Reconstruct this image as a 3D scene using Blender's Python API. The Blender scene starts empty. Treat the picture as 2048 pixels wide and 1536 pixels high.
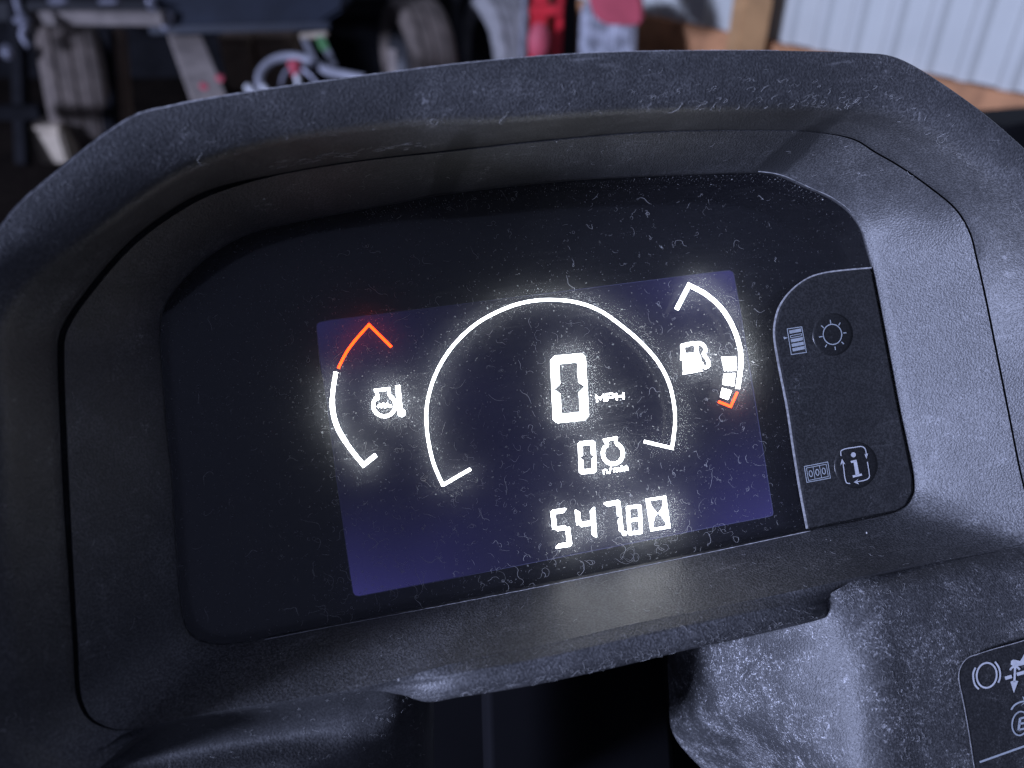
import bpy, bmesh, math, random
import numpy as np
from mathutils import Vector, Matrix
random.seed(7); rng = np.random.default_rng(7)
S = bpy.context.scene
COL = S.collection
rad = math.radians

# ------------------------------------------------------------------ camera
F, CX, CY = 1600.0, 1024.0, 768.0           # photograph is 2048 x 1536
PITCH = rad(35.0)
CAM = np.array([0.0, 0.0, 1.25])
cp, sp = math.cos(PITCH), math.sin(PITCH)
# columns: camera right / down / forward in world coordinates
CW = np.array([[1, 0, 0], [0, -sp, cp], [0, -cp, -sp]])
cam = bpy.data.cameras.new('camera')
cam_o = bpy.data.objects.new('camera', cam); COL.objects.link(cam_o)
cam_o.location = CAM
cam_o.rotation_euler = (math.pi / 2 - PITCH, 0, 0)
cam.sensor_width = 36.0
cam.lens = 36.0 * F / 2048.0
cam.clip_start, cam.clip_end = 0.01, 100
cam.dof.use_dof = True
cam.dof.focus_distance = 0.198
cam.dof.aperture_fstop = cam.lens / 2.5      # 2.5 mm entrance pupil, as in a phone
S.camera = cam_o

# pose of the instrument panel in the camera frame (x right, y down, z forward)
PR = np.array([[0.969925, 0.150784, -0.191073], [-0.136775, 0.986985, 0.084572], [0.201338, -0.055894, 0.977926]])
PC = np.array([0.011208, 0.010165, 0.20185])
PN = -PR[:, 2]
def P(x, y, z=0.0):
    """photo pixel -> panel coordinates on the plane z metres in front of the display"""
    d = np.array([(x - CX) / F, (y - CY) / F, 1.0])
    k = (PN @ PC + z) / (PN @ d)
    p = PR.T @ (k * d - PC)
    return np.array([p[0], -p[1], z])
PANEL = Matrix.Identity(4)
_rw = CW @ np.stack([PR[:, 0], -PR[:, 1], -PR[:, 2]], 1)
_tw = CAM + CW @ PC
for i in range(3):
    for j in range(3): PANEL[i][j] = float(_rw[i, j])
    PANEL[i][3] = float(_tw[i])
def Wd(x, y, d):
    """world point on the sight line of a photo pixel, d metres along the view axis"""
    return CAM + CW @ (np.array([(x - CX) / F, (y - CY) / F, 1.0]) * d)

# ------------------------------------------------------------------ world and lamps
w = bpy.data.worlds.new('World'); S.world = w; w.use_nodes = True
bgn = w.node_tree.nodes['Background']
bgn.inputs[0].default_value = (0.50, 0.58, 1.0, 1); bgn.inputs[1].default_value = 0.18
def area(name, panel_dir, dist, size, power, color):
    L = bpy.data.lights.new(name, 'AREA'); L.shape = 'RECTANGLE'
    L.size, L.size_y = size; L.energy = power; L.color = color
    o = bpy.data.objects.new(name, L); COL.objects.link(o)
    d = Vector(panel_dir).normalized()
    dw = Vector((_rw @ np.array(d)).tolist())
    o.location = Vector(_tw.tolist()) + dw * dist
    o.rotation_euler = (-dw).to_track_quat('-Z', 'Y').to_euler()
    return o
area('doorway_light', (-0.93, -0.04, 0.31), 7.0, (0.9, 0.9), 1280, (0.56, 0.64, 1.0))
S.view_settings.view_transform = 'Standard'; S.view_settings.look = 'None'
S.view_settings.exposure = 0.0; S.view_settings.gamma = 1.0
S.cycles.use_denoising = True
S.cycles.denoiser = 'OPENIMAGEDENOISE'; S.cycles.denoising_input_passes = 'RGB_ALBEDO_NORMAL'; S.cycles.denoising_prefilter = 'ACCURATE'
S.cycles.filter_width = 1.35
S.cycles.max_bounces = 8; S.cycles.transparent_max_bounces = 12
S.cycles.sample_clamp_indirect = 6.0
S.cycles.use_adaptive_sampling = False

# ------------------------------------------------------------------ material helpers
def mat(name):
    m = bpy.data.materials.new(name); m.use_nodes = True
    nt = m.node_tree; nt.nodes.clear()
    return m, nt, nt.nodes.new('ShaderNodeOutputMaterial')
def nd(nt, typ, props=None, **ins):
    n = nt.nodes.new(typ)
    for k, v in (props or {}).items(): setattr(n, k, v)
    for k, v in ins.items():
        key = k.replace('_', ' ')
        s = n.inputs[int(k[1:])] if k[0] == 'i' and k[1:].isdigit() else n.inputs[key]
        if isinstance(v, bpy.types.NodeSocket): nt.links.new(v, s)
        else: s.default_value = v
    return n
def noise(nt, vec, scale, detail=3, rough=0.55, dist=0.0):
    return nd(nt, 'ShaderNodeTexNoise', Vector=vec, Scale=scale, Detail=detail, Roughness=rough, Distortion=dist).outputs['Fac']
def ramp(nt, fac, a, b, lo=0.0, hi=1.0):
    n = nd(nt, 'ShaderNodeMapRange', {'interpolation_type': 'SMOOTHSTEP'}, Value=fac)
    n.inputs[1].default_value, n.inputs[2].default_value, n.inputs[3].default_value, n.inputs[4].default_value = a, b, lo, hi
    return n.outputs[0]
def mth(nt, op, a, b=0.0, c=None, clamp=False):
    n = nd(nt, 'ShaderNodeMath', {'operation': op, 'use_clamp': clamp}, i0=a, i1=b)
    if c is not None:
        if isinstance(c, bpy.types.NodeSocket): nt.links.new(c, n.inputs[2])
        else: n.inputs[2].default_value = c
    return n.outputs[0]
def mixc(nt, fac, a, b):
    n = nd(nt, 'ShaderNodeMix', {'data_type': 'RGBA'})
    for s, v in ((n.inputs[0], fac), (n.inputs[6], a), (n.inputs[7], b)):
        if isinstance(v, bpy.types.NodeSocket): nt.links.new(v, s)
        else: s.default_value = v
    return n.outputs[2]
def coords(nt, scale=None, rot=None):
    c = nd(nt, 'ShaderNodeTexCoord').outputs['Object']
    if scale or rot:
        mp = nd(nt, 'ShaderNodeMapping', Vector=c)
        if scale: mp.inputs['Scale'].default_value = scale
        if rot: mp.inputs['Rotation'].default_value = rot
        c = mp.outputs[0]
    return c
def rgb(*c): return (c[0], c[1], c[2], 1.0)

def grained_plastic(name, base=0.026, dust=1.0, flakes=0.0, grain=1.0, rough=0.46, film=0.10, smudges=()):
    """textured black plastic with a film of dust, specks, wipe marks and curled flakes"""
    m, nt, out = mat(name); c = coords(nt)
    g1 = noise(nt, c, 2700, 2, 0.5); g2 = noise(nt, c, 2100, 2, 0.5); big = noise(nt, c, 26, 4, 0.6, 0.6); mid = noise(nt, c, 95, 4, 0.65, 0.8)
    patch = ramp(nt, big, 0.36, 0.72)
    mot = ramp(nt, mid, 0.42, 0.70)
    fine = noise(nt, c, 2600, 2, 0.6)
    speck = ramp(nt, fine, 0.66, 0.74)
    # hair-thin curls: zero crossings of a distorted noise
    def curls(scale, width, seed):
        cc = nd(nt, 'ShaderNodeVectorMath', {'operation': 'ADD'}, i0=c, i1=(seed, seed * .7, seed * .3)).outputs[0]
        n = noise(nt, cc, scale, 2, 0.5, 1.6)
        line = ramp(nt, mth(nt, 'ABSOLUTE', mth(nt, 'SUBTRACT', n, 0.5)), 0.0, width, 1.0, 0.0)
        gate = ramp(nt, noise(nt, cc, scale * 1.7, 2, 0.5), 0.52, 0.64)
        return mth(nt, 'MULTIPLY', line, gate)
    f = mth(nt, 'MULTIPLY_ADD', patch, film * 0.6, film * 0.8)
    f = mth(nt, 'MULTIPLY', f, mth(nt, 'MULTIPLY_ADD', mot, 0.6 + 0.7 * flakes, 0.72 - 0.3 * flakes))
    grainlit = ramp(nt, g2, 0.35, 0.7, 0.35, 1.5)
    f = mth(nt, 'MULTIPLY', f, grainlit)
    f = mth(nt, 'MULTIPLY_ADD', speck, mth(nt, 'MULTIPLY_ADD', patch, 0.22, 0.05), f)
    clump = mth(nt, 'MULTIPLY', ramp(nt, noise(nt, c, 130, 5, 0.72, 0.4), 0.56, 0.70), ramp(nt, noise(nt, c, 1300, 3, 0.7), 0.50, 0.64))
    f = mth(nt, 'MULTIPLY_ADD', clump, mth(nt, 'MULTIPLY_ADD', patch, 0.55, 0.10), f)
    smear = mth(nt, 'MULTIPLY', ramp(nt, noise(nt, coords(nt, (1.0, 7.0, 7.0), (0, 0, 0.12)), 70, 5, 0.7, 0.2), 0.57, 0.75), ramp(nt, noise(nt, c, 30, 2, 0.5), 0.45, 0.6))
    f = mth(nt, 'MULTIPLY_ADD', smear, 0.22, f)
    if flakes > 0:
        fl = mth(nt, 'MAXIMUM', curls(560, 0.022, 5.7), curls(820, 0.03, 9.2))
        f = mth(nt, 'MULTIPLY_ADD', fl, mth(nt, 'MULTIPLY', mth(nt, 'MULTIPLY_ADD', mot, 0.9, 0.15), flakes), f)
    nz = nd(nt, 'ShaderNodeSeparateXYZ', Vector=nd(nt, 'ShaderNodeNewGeometry').outputs['Normal']).outputs[2]
    settle = mth(nt, 'MULTIPLY', ramp(nt, nz, 0.35, 0.9), mth(nt, 'MULTIPLY', grainlit, 0.085))
    f = mth(nt, 'ADD', f, settle)
    f = mth(nt, 'MULTIPLY', f, dust, clamp=True)
    for (sx, sy, sz), (ax, ay), rot in smudges:
        mp = nd(nt, 'ShaderNodeMapping', {'vector_type': 'TEXTURE'}, Vector=c); mp.inputs['Location'].default_value = (sx, sy, sz); mp.inputs['Rotation'].default_value = (0, 0, rot); mp.inputs['Scale'].default_value = (ax, ay, .03)
        ln = nd(nt, 'ShaderNodeVectorMath', {'operation': 'LENGTH'}, i0=mp.outputs[0]).outputs['Value']
        f = mth(nt, 'MULTIPLY', f, ramp(nt, mth(nt, 'MULTIPLY_ADD', mid, 0.7, ln), 1.0, 1.35, 0.12, 1.0))
    h = mth(nt, 'MULTIPLY_ADD', g2, 0.8, mth(nt, 'MULTIPLY', g1, 0.5))
    bump = nd(nt, 'ShaderNodeBump', Strength=0.55 * grain, Distance=0.00020, Height=h)
    pl = nd(nt, 'ShaderNodeBsdfPrincipled', Base_Color=rgb(base, base * 1.02, base * 1.08), Roughness=rough, Normal=bump.outputs[0])
    pl.inputs['Specular IOR Level'].default_value = 0.5
    du = nd(nt, 'ShaderNodeBsdfDiffuse', Color=rgb(0.43, 0.43, 0.44), Normal=bump.outputs[0])
    mx = nd(nt, 'ShaderNodeMixShader', i0=f, i1=pl.outputs[0], i2=du.outputs[0])
    nt.links.new(mx.outputs[0], out.inputs[0])
    return m
def simple(name, col, rough=0.6, metal=0.0, var=0.35, scale=6.0, bump=0.0, spec=0.4):
    m, nt, out = mat(name); c = coords(nt)
    n = noise(nt, c, scale, 5, 0.6, 0.3)
    cc = mixc(nt, ramp(nt, n, 0.3, 0.7), rgb(*[v * (1 - var) for v in col]), rgb(*[min(1, v * (1 + var)) for v in col]))
    pl = nd(nt, 'ShaderNodeBsdfPrincipled', Base_Color=cc, Roughness=rough, Metallic=metal)
    pl.inputs['Specular IOR Level'].default_value = spec
    if bump:
        b = nd(nt, 'ShaderNodeBump', Strength=0.6, Distance=bump, Height=noise(nt, c, scale * 5, 4, 0.6))
        nt.links.new(b.outputs[0], pl.inputs['Normal'])
    nt.links.new(pl.outputs[0], out.inputs[0])
    return m
def emit(name, col, strength, under=(0.6, 0.6, 0.6)):
    m, nt, out = mat(name)
    e = nd(nt, 'ShaderNodeEmission', Color=rgb(*col), Strength=strength)
    nt.links.new(e.outputs[0], out.inputs[0])
    return m

M = {}
M['hood'] = grained_plastic('hood_plastic', 0.026, 1.0, 0.0, 1.7, 0.46, 0.095, [(P(900, 345, .012), (.009, .0035), rad(45)), (P(1575, 310, .013), (.0075, .004), rad(35))])
M['console'] = grained_plastic('console_plastic', 0.026, 1.2, 2.0, 1.5, 0.50, 0.05)
M['knee'] = grained_plastic('knee_panel_plastic', 0.026, 0.7, 0.15, 1.0, 0.5, 0.07)
M['pad'] = grained_plastic('keypad_film', 0.013, 0.42, 0.10, 0.30, 0.42, 0.08)
M['button'] = grained_plastic('button_film', 0.010, 0.25, 0.05, 0.30, 0.36, 0.05)
M['decal'] = grained_plastic('decal_film', 0.012, 0.45, 0.8, 0.25, 0.38, 0.05)
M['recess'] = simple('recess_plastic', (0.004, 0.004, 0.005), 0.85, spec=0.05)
M['print'] = simple('grey_print', (0.42, 0.46, 0.50), 0.6, var=0.12, scale=700)
M['print_dim'] = simple('white_print', (0.62, 0.64, 0.68), 0.6, var=0.12, scale=700)
M['edge'] = simple('pale_dust_and_glint', (0.42, 0.42, 0.43), 0.7, var=0.35, scale=900)  # shared by dust line, decal border and the painted highlights on rim and pad
M['lint'] = None
M['white_on'] = emit('lit_white_segment', (0.955, 0.98, 1.0), 17)
M['red_on'] = emit('lit_red_segment', (1.0, 0.042, 0.003), 8)

def lint_mat():
    m, nt, out = mat('lint')
    d = nd(nt, 'ShaderNodeBsdfDiffuse', Color=rgb(0.62, 0.62, 0.63))
    t = nd(nt, 'ShaderNodeBsdfTranslucent', Color=rgb(0.75, 0.75, 0.73))
    mx = nd(nt, 'ShaderNodeMixShader', i0=0.6, i1=d.outputs[0], i2=t.outputs[0])
    nt.links.new(mx.outputs[0], out.inputs[0]); return m
M['lint'] = lint_mat()

def lens_mat():
    """clear cover: dust film, specks and wipe streaks that scatter the light of the display behind"""
    m, nt, out = mat('dusty_cover_lens'); c = coords(nt)
    big = noise(nt, c, 22, 3, 0.6, 0.5)
    st = noise(nt, coords(nt, (1.0, 15.0, 1.0), (0, 0, 0.05)), 80, 5, 0.65, 0.2)
    fine = noise(nt, c, 3600, 1, 0.5); mid = noise(nt, c, 1500, 2, 0.5); vf = noise(nt, c, 6500, 1, 0.5)
    film = mth(nt, 'MULTIPLY_ADD', ramp(nt, big, 0.35, 0.7), 0.034, 0.036)
    film = mth(nt, 'MULTIPLY_ADD', ramp(nt, st, 0.52, 0.75), 0.055, film)
    film = mth(nt, 'MULTIPLY', film, ramp(nt, vf, 0.34, 0.66, 0.55, 1.6))
    fac = mth(nt, 'MULTIPLY_ADD', ramp(nt, fine, 0.58, 0.70), 0.20, film)
    fac = mth(nt, 'MULTIPLY_ADD', ramp(nt, mid, 0.67, 0.73), 0.45, fac, clamp=True)
    d = nd(nt, 'ShaderNodeBsdfDiffuse', Color=rgb(0.6, 0.6, 0.61))
    t = nd(nt, 'ShaderNodeBsdfTranslucent', Color=rgb(0.80, 0.84, 0.90))
    dt = nd(nt, 'ShaderNodeMixShader', i0=0.86, i1=d.outputs[0], i2=t.outputs[0])
    tr = nd(nt, 'ShaderNodeBsdfTransparent', Color=rgb(0.97, 0.97, 0.97))
    a = nd(nt, 'ShaderNodeMixShader', i0=fac, i1=tr.outputs[0], i2=dt.outputs[0])
    lw = nd(nt, 'ShaderNodeLayerWeight', Blend=0.5).outputs['Facing']
    fr = mth(nt, 'MULTIPLY_ADD', mth(nt, 'POWER', lw, 5.0), 0.6, 0.035)
    gl = nd(nt, 'ShaderNodeBsdfGlossy', Color=rgb(1, 1, 1), Roughness=0.06)
    b = nd(nt, 'ShaderNodeMixShader', i0=fr, i1=a.outputs[0], i2=gl.outputs[0])
    nt.links.new(b.outputs[0], out.inputs[0]); return m
M['lens'] = lens_mat()
def lcd_mat():
    m, nt, out = mat('display_glass'); c = coords(nt)
    n = noise(nt, c, 16, 2, 0.5, 0.2)
    sx = nd(nt, 'ShaderNodeSeparateXYZ', Vector=c)
    ex = mth(nt, 'ABSOLUTE', mth(nt, 'MULTIPLY', sx.outputs[0], 18.0)); ey = mth(nt, 'ABSOLUTE', mth(nt, 'MULTIPLY', sx.outputs[1], 30.0))
    e = mth(nt, 'MULTIPLY', ramp(nt, n, 0.3, 0.7, 0.6, 1.3), mth(nt, 'MULTIPLY_ADD', mth(nt, 'MULTIPLY', mth(nt, 'POWER', ex, 2.0), mth(nt, 'POWER', ey, 2.0)), 1.3, 0.21))   # backlight bleed from the corners of the panel
    dg = mth(nt, 'MULTIPLY_ADD', sx.outputs[0], 18.0, mth(nt, 'MULTIPLY', sx.outputs[1], -30.0))
    e = mth(nt, 'MULTIPLY', e, ramp(nt, dg, -1.9, 0.1, 0.35, 1.1))   # least bleed at the upper left corner
    pl = nd(nt, 'ShaderNodeBsdfPrincipled', Base_Color=rgb(0.004, 0.004, 0.006), Roughness=0.04, Emission_Color=rgb(0.13, 0.12, 0.62), Emission_Strength=mth(nt, 'MULTIPLY', e, 0.165))
    nt.links.new(pl.outputs[0], out.inputs[0]); return m
M['lcd'] = lcd_mat()
M['mask'] = simple('black_mask', (0.004, 0.004, 0.007), 0.25, var=0.1, scale=300)

# ------------------------------------------------------------------ object helpers
def link(name, me, m, parent=None, smooth=None):
    o = bpy.data.objects.new(name, me); COL.objects.link(o)
    if m is not None: me.materials.append(m)
    if parent is not None: o.parent = parent
    if smooth is not None:
        me.polygons.foreach_set('use_smooth', [True] * len(me.polygons))
        me.set_sharp_from_angle(angle=smooth)
    return o
def mesh(name, vs, fs):
    me = bpy.data.meshes.new(name); me.from_pydata([tuple(map(float, v)) for v in vs], [], fs); me.update(); return me
def tag(o, label=None, cat=None, group=None, kind=None):
    for k, v in (('label', label), ('category', cat), ('group', group), ('kind', kind)):
        if v: o[k] = v
    return o
def empty(name, loc=(0, 0, 0), mw=None):
    o = bpy.data.objects.new(name, None); COL.objects.link(o); o.empty_display_size = 0.02
    if mw is not None: o.matrix_world = mw
    else: o.location = tuple(loc)
    return o
def catmull(pts, closed, n=8):
    pts = [np.array(p, float) for p in pts]; N = len(pts); outp = []
    rngi = range(N) if closed else range(N - 1)
    for i in rngi:
        if closed: p0, p1, p2, p3 = pts[i - 1], pts[i], pts[(i + 1) % N], pts[(i + 2) % N]
        else: p0, p1, p2, p3 = pts[max(i - 1, 0)], pts[i], pts[i + 1], pts[min(i + 2, N - 1)]
        t0 = 0; t1 = t0 + max(np.linalg.norm((p1 - p0)[:2]) ** .5, 1e-6); t2 = t1 + max(np.linalg.norm((p2 - p1)[:2]) ** .5, 1e-6); t3 = t2 + max(np.linalg.norm((p3 - p2)[:2]) ** .5, 1e-6)
        for k in range(n):
            t = t1 + (t2 - t1) * k / n
            A1 = (t1 - t) / (t1 - t0) * p0 + (t - t0) / (t1 - t0) * p1 if t1 - t0 > 1e-5 else p1
            A2 = (t2 - t) / (t2 - t1) * p1 + (t - t1) / (t2 - t1) * p2
            A3 = (t3 - t) / (t3 - t2) * p2 + (t - t2) / (t3 - t2) * p3 if t3 - t2 > 1e-5 else p2
            B1 = (t2 - t) / (t2 - t0) * A1 + (t - t0) / (t2 - t0) * A2
            B2 = (t3 - t) / (t3 - t1) * A2 + (t - t1) / (t3 - t1) * A3
            outp.append((t2 - t) / (t2 - t1) * B1 + (t - t1) / (t2 - t1) * B2)
    if not closed: outp.append(pts[-1])
    return outp

# ------------------------------------------------------------------ the dashboard (panel coordinates)
dash = empty('dashboard', mw=PANEL)
tag(dash, 'dusty black plastic dashboard with a lit digital display under its curved hood', 'dashboard')
ZL = 0.0036                                   # cover lens in front of the display
NA = 600
C0 = (1050.0, 800.0)
def polar(loop):
    """(x,y,z) outline -> NA points, one per direction from C0"""
    d = np.array(catmull(loop, True, 10))
    th = np.arctan2(d[:, 1] - C0[1], d[:, 0] - C0[0])
    r = np.hypot(d[:, 1] - C0[1], d[:, 0] - C0[0])
    o = np.argsort(th); th, r, z = th[o], r[o], d[o, 2]
    th = np.r_[th - 2 * np.pi, th, th + 2 * np.pi]; r = np.r_[r, r, r]; z = np.r_[z, z, z]
    q = np.linspace(-np.pi, np.pi, NA, endpoint=False)
    # interpolate along chords: use fine linear interpolation on th
    return q, np.interp(q, th, r), np.interp(q, th, z)
def zz(pts, z): return [(x, y, z) for x, y in pts]
L0 = zz([(403, 1283), (380, 1268), (366, 1235), (353, 1112), (342, 936), (336, 886), (320, 675), (322, 636), (332, 605), (371, 554), (430, 503), (500, 466), (586, 445), (703, 422), (800, 404), (861, 392), (1110, 363), (1400, 348), (1514, 346), (1560, 353), (1611, 375), (1662, 398), (1697, 424), (1721, 457), (1734, 500), (1744, 535), (1760, 613), (1798, 813), (1827, 955), (1827, 987), (1813, 1013), (1794, 1023), (1617, 1060), (1400, 1105), (1100, 1165), (700, 1243), (461, 1288), (430, 1289)], ZL)
L1 = [(219, 1455, .020), (184, 1436, .020), (164, 1397, .020), (156, 1288, .021), (146, 1112, .022), (137, 936, .022), (135, 886, .022), (129, 730, .022), (131, 675, .022), (144, 644, .022), (176, 597, .022), (273, 487, .022), (391, 405, .022), (469, 374, .022), (560, 350, .022), (700, 326, .022), (905, 303, .022), (1110, 281, .022), (1281, 267, .022), (1521, 262, .022), (1639, 266, .022), (1709, 281, .022), (1748, 305, .022), (1795, 332, .022), (1857, 375, .022), (1912, 422, .022), (1939, 469, .022), (1951, 516, .022), (1967, 586, .022), (1990, 700, .022), (2014, 820, .022), (2037, 936, .022), (2052, 1000, .022), (2062, 1050, .022), (2060, 1078, .022), (2040, 1089, .022),
      (1850, 1126, .023), (1717, 1154, .025), (1580, 1184, .026), (1400, 1222, .026), (1248, 1252, .026), (1100, 1288, .026), (939, 1320, .026), (871, 1336, .026), (781, 1362, .025), (703, 1379, .024), (586, 1399, .023), (430, 1424, .022), (312, 1448, .021), (250, 1460, .020)]
L3 = [(180, 1512, .024), (110, 1490, .026), (60, 1440, .029), (30, 1330, .033), (16, 1150, .036), (8, 900, .038), (2, 760, .039), (4, 660, .040), (39, 593, .040), (98, 534, .040), (195, 464, .040), (273, 405, .040), (352, 352, .040), (410, 322, .040), (508, 290, .040), (586, 273, .040), (700, 258, .040), (837, 243, .040), (1007, 240, .040), (1213, 226, .040), (1400, 218, .040), (1560, 217, .040), (1640, 215, .040), (1736, 221, .040), (1834, 246, .040), (1912, 297, .040), (1990, 363, .040), (2048, 414, .040), (2115, 520, .039), (2172, 680, .0365), (2215, 850, .036), (2240, 1000, .034), (2230, 1110, .026), (2120, 1130, .020), (2048, 1130, .014), (1850, 1160, .015), (1717, 1180, .020), (1640, 1202, .026), (1560, 1216, .0285), (1400, 1248, .0295), (1248, 1282, .0295), (1100, 1315, .0295), (939, 1345, .029), (860, 1358, .0265), (781, 1370, .0235), (703, 1385, .0220), (586, 1405, .0210), (430, 1430, .0200), (312, 1454, .0190), (250, 1467, .0185)]
L5 = [(150, 1580, .026), (40, 1580, .032), (-50, 1500, .036), (-110, 1350, .040), (-135, 1150, .044), (-135, 900, .044), (-110, 700, .044), (-60, 540, .044), (8, 449, .044), (39, 410, .044), (98, 359, .044), (195, 281, .044), (255, 241, .044), (287, 226, .044), (330, 216, .044), (391, 203, .044), (586, 172, .044), (800, 143, .044), (939, 126, .044), (1110, 111, .044), (1247, 104.5, .044), (1482, 101.6, .044), (1639, 103.5, .044), (1735, 107, .044), (1770, 110, .044), (1800, 119, .044), (1842, 141, .044), (1912, 187, .044), (1970, 230, .044), (2017, 270, .044), (2060, 310, .044), (2150, 420, .044), (2230, 600, .044), (2270, 800, .042), (2295, 1000, .036), (2290, 1130, .022), (2150, 1180, .008), (2048, 1180, .002), (1850, 1200, .004), (1717, 1215, .010), (1660, 1232, .0235), (1623, 1243, .0262), (1560, 1258, .0275), (1443, 1285, .0288), (1400, 1293, .029), (1213, 1338, .0292), (1042, 1374, .0290), (920, 1393, .027), (854, 1403, .0245), (800, 1388, .0195), (740, 1386, .0140), (703, 1391, .0110), (586, 1413, .0090), (430, 1440, .0080), (280, 1480, .0080)]
q, r0, z0 = polar(L0); _, r1, z1 = polar(L1); _, r3, z3 = polar(L3); _, r5, z5 = polar(L5)
def smooth_periodic(a, n):
    for _ in range(n): a = 0.25 * np.roll(a, 1) + 0.5 * a + 0.25 * np.roll(a, -1)
    return a
cosq, sinq = np.cos(q), np.sin(q)
bx = C0[0] + r1 * cosq; by = C0[1] + r1 * sinq
# groove between funnel and hood: wide on the left, hair-thin on top, none along the ledge
gw = np.where(by > 1085, 0.0, np.where(bx < 500, 14.0, np.where(bx > 1700, 4.0, 3.2)))
gw = np.where((bx < 300) & (by > 1085) & (by < 1440), 12.0, gw)
gw = smooth_periodic(gw, 40)
def prof(r, z): return np.array([P(C0[0] + r[i] * cosq[i], C0[1] + r[i] * sinq[i], z[i]) for i in range(NA)])
gd = 0.005 * np.clip((gw - 1.0) / 12.0, 0, 1)
A = [prof(r0 - 2, z0 * 0 - 0.0018), prof(r0 + 0.0, z0 + 0.0001), prof(r0 + 3.5, z0 + 0.0007)]
rows = list(A)
E0, E1 = prof(r0 + 3.5, z0 + 0.0007), prof(r1, z1)
for k in range(1, 9):
    t = k / 9.0
    rows.append(E0 * (1 - t) + E1 * t)
rows.append(prof(r1, z1))
g_lo, g_hi = len(rows) - 1, len(rows) + 3
rows.append(prof(r1 + gw * 0.12, z1 - gd)); rows.append(prof(r1 + gw * 0.80, z1 - gd * 0.9))
r2 = r1 + gw; z2 = z1 + 0.0008 * np.clip(gw / 9, 0, 1)
E2 = prof(r2 + 0.5, z2); rows.append(E2)
E3, E5 = prof(r3, z3), prof(r5, z5)
for k in range(1, 6):
    t = k / 6.0; rows.append(E2 * (1 - t) + E3 * t)
# soft shoulder between visor wall and rim face
E2b = rows[-1]
for k in range(1, 7):
    t = k / 7.0
    a = E2b * (1 - t) + E3 * t; b = E3 * (1 - t * 0.22) + E5 * (t * 0.22)
    rows.append(a * (1 - t) + b * t)
last = rows[-1]
for k in range(1, 8):
    t = k / 8.0
    p = last * (1 - t) + E5 * t
    p[:, 2] += 0.0007 * math.sin(math.pi * t)          # rim face is slightly crowned
    rows.append(p)
rows.append(E5)
rows.append(prof(r5 + 1.0, z5 - 0.0012))
drop = np.where(by > 1085, 0.024, 0.052)
rows.append(prof(r5 * np.where(by > 1085, 0.97, 0.985), np.maximum(z5 - drop * 0.6, -0.02)))
rows.append(prof(r5 * np.where(by > 1085, 0.93, 0.95), z5 - drop * 1.2))
G = np.array(rows)                                       # profile x angle x 3
nr = len(G)
vs = G.reshape(-1, 3)
fs = [(j * NA + i, j * NA + (i + 1) % NA, (j + 1) * NA + (i + 1) % NA, (j + 1) * NA + i) for j in range(nr - 1) for i in range(NA)]
fs = [f[::-1] for f in fs]
link('hood', mesh('hood', vs, fs), M['hood'], dash, rad(50))

# pale bead along the visor's outer rim: painted edge highlight and dusty wear
def rim_edge_glint():
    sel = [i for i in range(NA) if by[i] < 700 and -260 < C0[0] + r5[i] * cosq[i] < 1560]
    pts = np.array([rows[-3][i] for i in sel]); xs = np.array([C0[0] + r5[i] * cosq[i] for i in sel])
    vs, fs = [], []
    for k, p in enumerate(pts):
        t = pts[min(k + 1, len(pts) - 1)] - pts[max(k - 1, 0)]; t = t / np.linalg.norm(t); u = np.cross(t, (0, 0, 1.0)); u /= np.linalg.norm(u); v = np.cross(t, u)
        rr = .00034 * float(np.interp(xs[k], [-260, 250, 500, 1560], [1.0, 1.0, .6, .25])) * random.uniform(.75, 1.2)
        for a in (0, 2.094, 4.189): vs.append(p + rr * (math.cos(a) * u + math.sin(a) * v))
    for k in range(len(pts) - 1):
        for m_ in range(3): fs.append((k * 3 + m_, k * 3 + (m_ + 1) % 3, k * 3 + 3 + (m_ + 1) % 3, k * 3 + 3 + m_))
    link('rim_edge_glint', mesh('rim_edge_glint', vs, fs), M['edge'], dash)
rim_edge_glint()

def spline_patch(net, nu=10, nv=10):
    """net rows of (x,y,z) control points -> smooth grid of panel points"""
    net = [[np.array([*P(x, y, z)]) for x, y, z in row] for row in net]
    rr = [catmull(row, False, nu) for row in net]
    cols = [catmull([rr[j][i] for j in range(len(rr))], False, nv) for i in range(len(rr[0]))]
    return np.array(cols).transpose(1, 0, 2)
def grid_mesh(name, g):
    a, b = g.shape[:2]
    return mesh(name, g.reshape(-1, 3), [(j * b + i, (j + 1) * b + i, (j + 1) * b + i + 1, j * b + i + 1) for j in range(a - 1) for i in range(b - 1)])

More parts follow.
